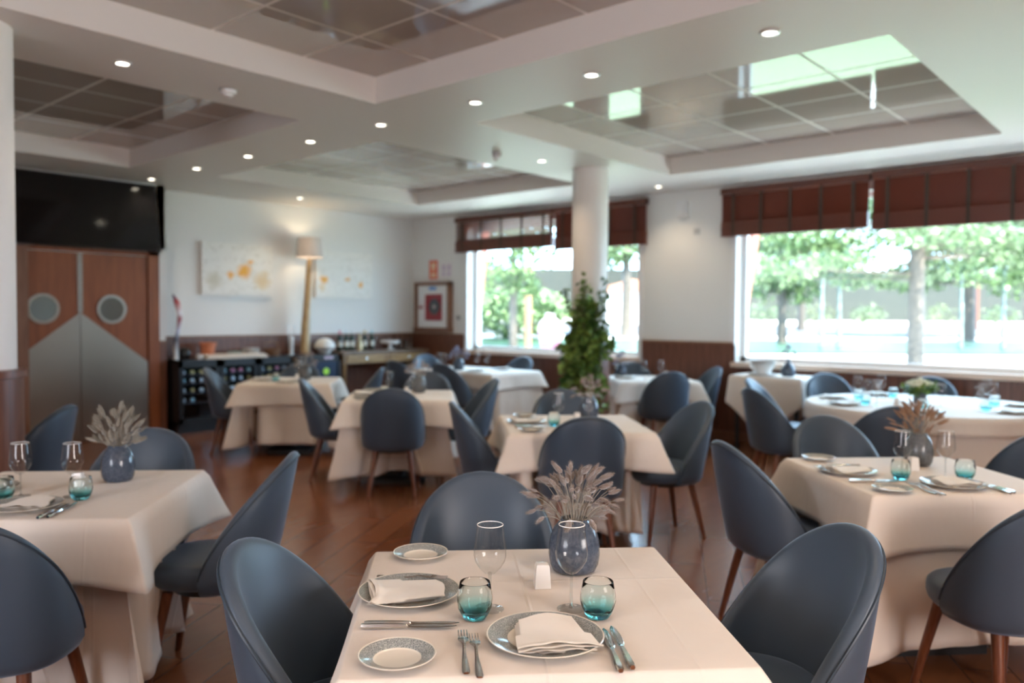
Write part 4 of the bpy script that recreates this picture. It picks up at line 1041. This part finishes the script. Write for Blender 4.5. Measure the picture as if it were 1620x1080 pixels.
# ------------------------------------------------------------ leafy plant on the column
t = thing('climbing_plant', 'leafy green plant in a tall stand against the round column', 'plant', (6.53, 4.75, 0))
MB().lathe([(.001, .62), (.09, .62), (.13, .84), (.12, .84), (.001, .80)], 28).build('pot', mat('pot_brown', (.10, .04, .02), .6), t)
MB().tube([(0, 0, .0), (0, 0, .62)], .02, 10).build('stand', DT, t)
MB().lathe([(.001, 0), (.13, 0), (.13, .02), (.001, .02)], 28).build('stand_foot', DT, t)
rn = random.Random(21); lf = MB(); tw = MB()
for (x, y, z, rx, rz_, n) in [(0, 0, 1.30, .22, .26, 420), (-.06, .02, 1.05, .25, .22, 330), (.07, -.09, 1.20, .23, .2, 200), (-.05, .05, .88, .20, .14, 190), (.02, 0, 1.50, .13, .12, 150), (.08, -.08, .75, .12, .14, 90), (-.14, .1, .72, .07, .12, 40)]:
    leaf_cloud(lf, rn, (x, y, z), (rx, rx*.8, rz_), n, .085)
for k in range(16):
    a = rn.uniform(0, 6.3); L = rn.uniform(.15, .42)
    p = [Vector((0, 0, .8)), Vector((.1*math.cos(a), .1*math.sin(a), 1.25)), Vector((.2*math.cos(a), .16*math.sin(a), 1.45+L*.5)), Vector((.24*math.cos(a+.2), .2*math.sin(a+.2), 1.5+L*.75))]
    if k % 3 == 0: p = [Vector((0, 0, .85)), Vector((.15*math.cos(a), .15*math.sin(a), .9)), Vector((.2*math.cos(a), .2*math.sin(a), .75)), Vector((.21*math.cos(a), .2*math.sin(a), .55))]
    tw.tube(p, .004, 5)
    for q in p[1:]: leaf_cloud(lf, rn, q, (.04, .04, .06), 9, .05)
lf.build('foliage', IVY, t, False); tw.build('stems', mat('plant_stem', (.10, .07, .03), .7), t)

# ------------------------------------------------------------ outside
def gz(d): return 0.0 if d < 24 else min((d-24)*.036, 1.2)
CX, SX = math.cos(math.radians(41.309)), math.sin(math.radians(41.309))
def out(px, d):
    k = (px-810)/1264.9*d; return (d*CX + k*SX, d*SX - k*CX)
struct('ground', box(XW+.35, 80, -50, 80, -.25, -.02), PAVE)
terr = MB(); rows = []
for d in (24, 30, 36, 42, 50, 58, 70, 90): rows.append([(*out(px, d), gz(d)-.03) for px in range(300, 2300, 200)])
terr.grid(rows); o = terr.build('ground', PAVE, None); o['kind'] = 'structure'
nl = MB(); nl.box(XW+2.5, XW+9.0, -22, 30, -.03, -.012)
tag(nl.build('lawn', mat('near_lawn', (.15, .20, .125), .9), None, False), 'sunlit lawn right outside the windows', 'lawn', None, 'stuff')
def strip(name, d0, d1, m, label, cat, dz=.0, kind=None):
    mb = MB(); mb.grid([[(*out(px, d), gz(d)+dz) for px in range(300, 2300, 100)] for d in (d0, (d0+d1)/2, d1)])
    o = mb.build(name, m); 
    if kind: o['kind'] = 'stuff'
    return tag(o, label, cat, None, kind)
strip('lawn', 28.5, 36, LAWN_SHADE, 'strip of green lawn outside with tree shade put into its colour', 'lawn', .01, 'stuff')
strip('footpath', 39, 50, mat('path_grey', (.07, .07, .078), .9), 'pale grey footpath running beyond the lawn outside', 'path', .015)
hm = MB(); rn = random.Random(2)
mbw = MB(); d = 54
mbw.grid([[(*out(px, 64), z) for px in range(300, 2400, 60)] for z in (.9, 2.0, 3.6, 5.2)])
mbw.grid([[(*out(px, 64.6), z) for px in range(300, 2400, 60)] for z in (.9, 2.0, 3.6, 5.2)])
tag(mbw.build('boundary_fence', FENCEM), 'dark wooden boundary fence far beyond the trees', 'fence')
for i, (px, w) in enumerate(((1215, 'leftmost'), (1290, 'second from left'), (1375, 'left of the pine trunk'), (1480, 'right of the pine trunk'), (1580, 'rightmost'))):
    x, y = out(px, 52); h = MB(); leaf_cloud(h, rn, (0, 0, .9), (1.5, 1.2, .7+.3*rn.random()), 260, .22)
    tag(h.build('garden_bush', leafmat('bush_leaf', (.02+.02*(i % 2), .045, .012), (.07, .10, .03)), None, False, (x, y, gz(52)-.3)), 'dark garden bush before the fence in the big window, '+w, 'bush', 'bushes along the fence')
def tree(name, px, d, r, hh, crowns, label, bark, leaf, leafsize, seed, zb=None, cat='tree'):
    x, y = out(px, d); z = gz(d)-.03 if zb is None else zb; rn = random.Random(seed)
    t = thing(name, label, cat, (x, y, z), 0, 'trees outside the windows')
    tr = MB(); tr.tube([(0, 0, -.1), (rn.uniform(-.05, .05), 0, hh*.5), (rn.uniform(-.1, .1), 0, hh)], [r*1.1, r*.9, r*.55], 12)
    cl = MB()
    for (dx, dy, dz, rx, rz_, n) in crowns:
        q = Vector((dx*SX+dy*CX, -dx*CX+dy*SX, dz))
        tr.tube([(0, 0, min(hh*.95, dz-.1)), q*.5+Vector((0, 0, dz*.5-.05)), q], [r*.16, r*.12, r*.05], 6)
        leaf_cloud(cl, rn, q, (rx, rx, rz_), n, leafsize)
    tr.build('trunk', bark, t); 
    if crowns: cl.build('foliage', leaf, t, False)
    return t
rn = random.Random(77)
cr = []
for k in range(38):
    cr.append((rn.uniform(-4.8, 4.2), rn.uniform(-2.5, 2.5), rn.uniform(2.55, 5.4), rn.uniform(.9, 1.5), rn.uniform(.20, .38), 230))
tree('pine_tree', 1449, 22.5, .22, 7.0, cr, 'large pine with a thick pale trunk outside the big window', BARK, PINE, .20, 31)
cr = [(rn.uniform(-3, 3), rn.uniform(-2, 2), rn.uniform(2.2, 5.8), rn.uniform(.8, 1.5), rn.uniform(.35, .7), 230) for k in range(26)]
tree('shade_tree', 1237, 34, .20, 5.5, cr, 'leafy tree at the left of the big window', BARK, PINE2, .22, 32)
cr = [(rn.uniform(-3.4, 3.4), rn.uniform(-2, 2), rn.uniform(2.6, 6.2), rn.uniform(.9, 1.6), rn.uniform(.35, .6), 230) for k in range(24)]
tree('shade_tree', 1531, 37, .30, 5.5, cr, 'tree with thick grey trunk behind the pine, right of it', BARK, PINE2, .24, 33)
cr = [(rn.uniform(-3.4, 3.4), rn.uniform(-2, 2), rn.uniform(2.5, 6.0), rn.uniform(.9, 1.6), rn.uniform(.35, .6), 230) for k in range(22)]
tree('shade_tree', 1680, 33, .28, 5.5, cr, 'leafy tree beyond the right end of the big window', BARK, PINE2, .24, 34)
tree('shade_tree', 1267, 44, .22, 6.0, [(rn.uniform(-3, 3), 0, rn.uniform(3.4, 6.5), 1.5, .6, 220) for k in range(8)], 'darker distant tree in the left of the big window', BARK, PINE, .24, 35)
for i, (px, w) in enumerate(((1299, 'first'), (1327, 'second'), (1520, 'third'), (1587, 'fourth'))):
    tree('birch_trunk', px, 31, .085, 3.1, [(rn.uniform(-.8, .8), 0, rn.uniform(2.6, 3.6), .7, .4, 90) for k in range(3)], 'slender pale birch outside the big window, %s from the left' % w, BARKL, PINE2, .16, 40+i)
tree('slim_trunk', 1545, 46, .10, 5, [], 'thin reddish trunk near the fence outside', mat('reddish_bark', (.16, .07, .05), .9), PINE, .2, 48)
# left window view
cr = [(rn.uniform(-3.2, 3.0), rn.uniform(-2, 2), rn.uniform(1.7, 5.5), rn.uniform(.8, 1.4), rn.uniform(.3, .6), 200) for k in range(18)]
tree('garden_tree', 812, 30, .16, 4.6, cr, 'pale leafy tree seen through the left window', BARK, PINE2, .20, 51)
cr = [(rn.uniform(-1.6, 1.6), rn.uniform(-1, 1), rn.uniform(3.6, 5.6), rn.uniform(.8, 1.2), rn.uniform(.4, .6), 200) for k in range(10)]
tree('dark_conifer', 990, 38, .25, 4.6, cr, 'blue-green tree top just right of the column outside', BARK, PINE, .22, 52)
x, y = out(815, 36.5); h = MB(); leaf_cloud(h, rn, (0, 0, 1.3), (3.0, 2.4, 1.2), 2600, .26)
tag(h.build('garden_hedge', PINE2, None, False, (x, y, .35)), 'dense green hedge in the left window view', 'hedge')
x, y = out(870, 15.5)
t = thing('garden_urn', 'large white urn washed in pink, outside the left window', 'urn', (x, y, .62))
um = mat('urn_glaze', (.75, .5, .6), .5); sx_ = nd(um, 'ShaderNodeSeparateXYZ'); lk(um, coords(um), sx_.inputs[0])
lk(um, ramp(um, math_(um, 'ADD', sx_.outputs[2], math_(um, 'MULTIPLY', noise(um, coords(um), 3, 2), .25)), [(.2, (.22, .07, .14)), (.75, (.24, .10, .16)), (.95, (.42, .36, .38))]), bsdf(um).inputs['Base Color'])
MB().lathe([(.001, 0), (.12, 0), (.15, .1), (.21, .35), (.235, .55), (.21, .70), (.12, .78), (.085, .81), (.085, .86), (.115, .89), (.10, .89), (.07, .84), (.001, .6)], 40).build('body', um, t)
tag(MB().box(-.3, .3, -.3, .3, -.05, .62).box(-.34, .34, -.34, .34, .56, .62).build('stone_pedestal', mat('pale_stone', (.8, .78, .74), .8), None, False, (x, y, 0)), 'white stone pedestal carrying the pink urn outside', 'pedestal')
x, y = out(835, 22)
tag(MB().tube([(0, 0, -.02), (0, 0, 2.0)], .10, 10).build('wooden_post', mat('orange_post', (.22, .12, .06), .8), None, True, (x, y, 0)), 'orange-brown wooden post left of the urn outside', 'post')
x, y = out(1000, 57)
t = thing('garden_house', 'distant white house with an orange roof outside right of the column', 'house', (x, y, 1.0), math.radians(41))
MB().box(-3, 3, -3, 3, 0, 2.1).build('walls', mat('house_white', (.8, .8, .8), .8), t, False)
MB().add([(-3.4, -3.4, 2.1), (3.4, -3.4, 2.1), (3.4, 3.4, 2.1), (-3.4, 3.4, 2.1), (0, 0, 3.1)], [(0, 1, 4), (1, 2, 4), (2, 3, 4), (3, 0, 4), (0, 3, 2, 1)]).build('roof', mat('roof_orange', (.22, .07, .03), .8), t, False)
# salmon slanting pillars of the facade with white backing pier
SAL = mat('salmon_render', (.30, .10, .075), .8)
def pillar(y, label, w=.10):
    kk = (y-810)/1264.9; dx_, dy_ = CX+kk*SX, SX-kk*CX; y = dy_/dx_*(XW+2.7)
    t = thing('facade_pillar', label, 'pillar', (XW+2.7, y, 0), 0, 'slanting salmon pillars of the terrace')
    zt = 3.4
    MB().add([(-.1, .03, 1.55), (.1, .03, 1.55), (.1, .06, 1.55), (-.1, .06, 1.55), (-.1, -w*2.4, zt), (.1, -w*2.4, zt), (.1, .10, zt), (-.1, .10, zt)], [(0, 1, 5, 4), (1, 2, 6, 5), (2, 3, 7, 6), (3, 0, 4, 7), (4, 5, 6, 7), (0, 3, 2, 1)]).build('salmon_face', SAL, t, False)
    MB().box(-.08, .12, .06, .34, -.05, zt).build('white_pier', mat('white_render', (.82, .82, .82), .8), t, False)
pillar(757, 'salmon and white tapering pillar outside the left window')
pillar(1181, 'salmon and white tapering pillar outside the big window')
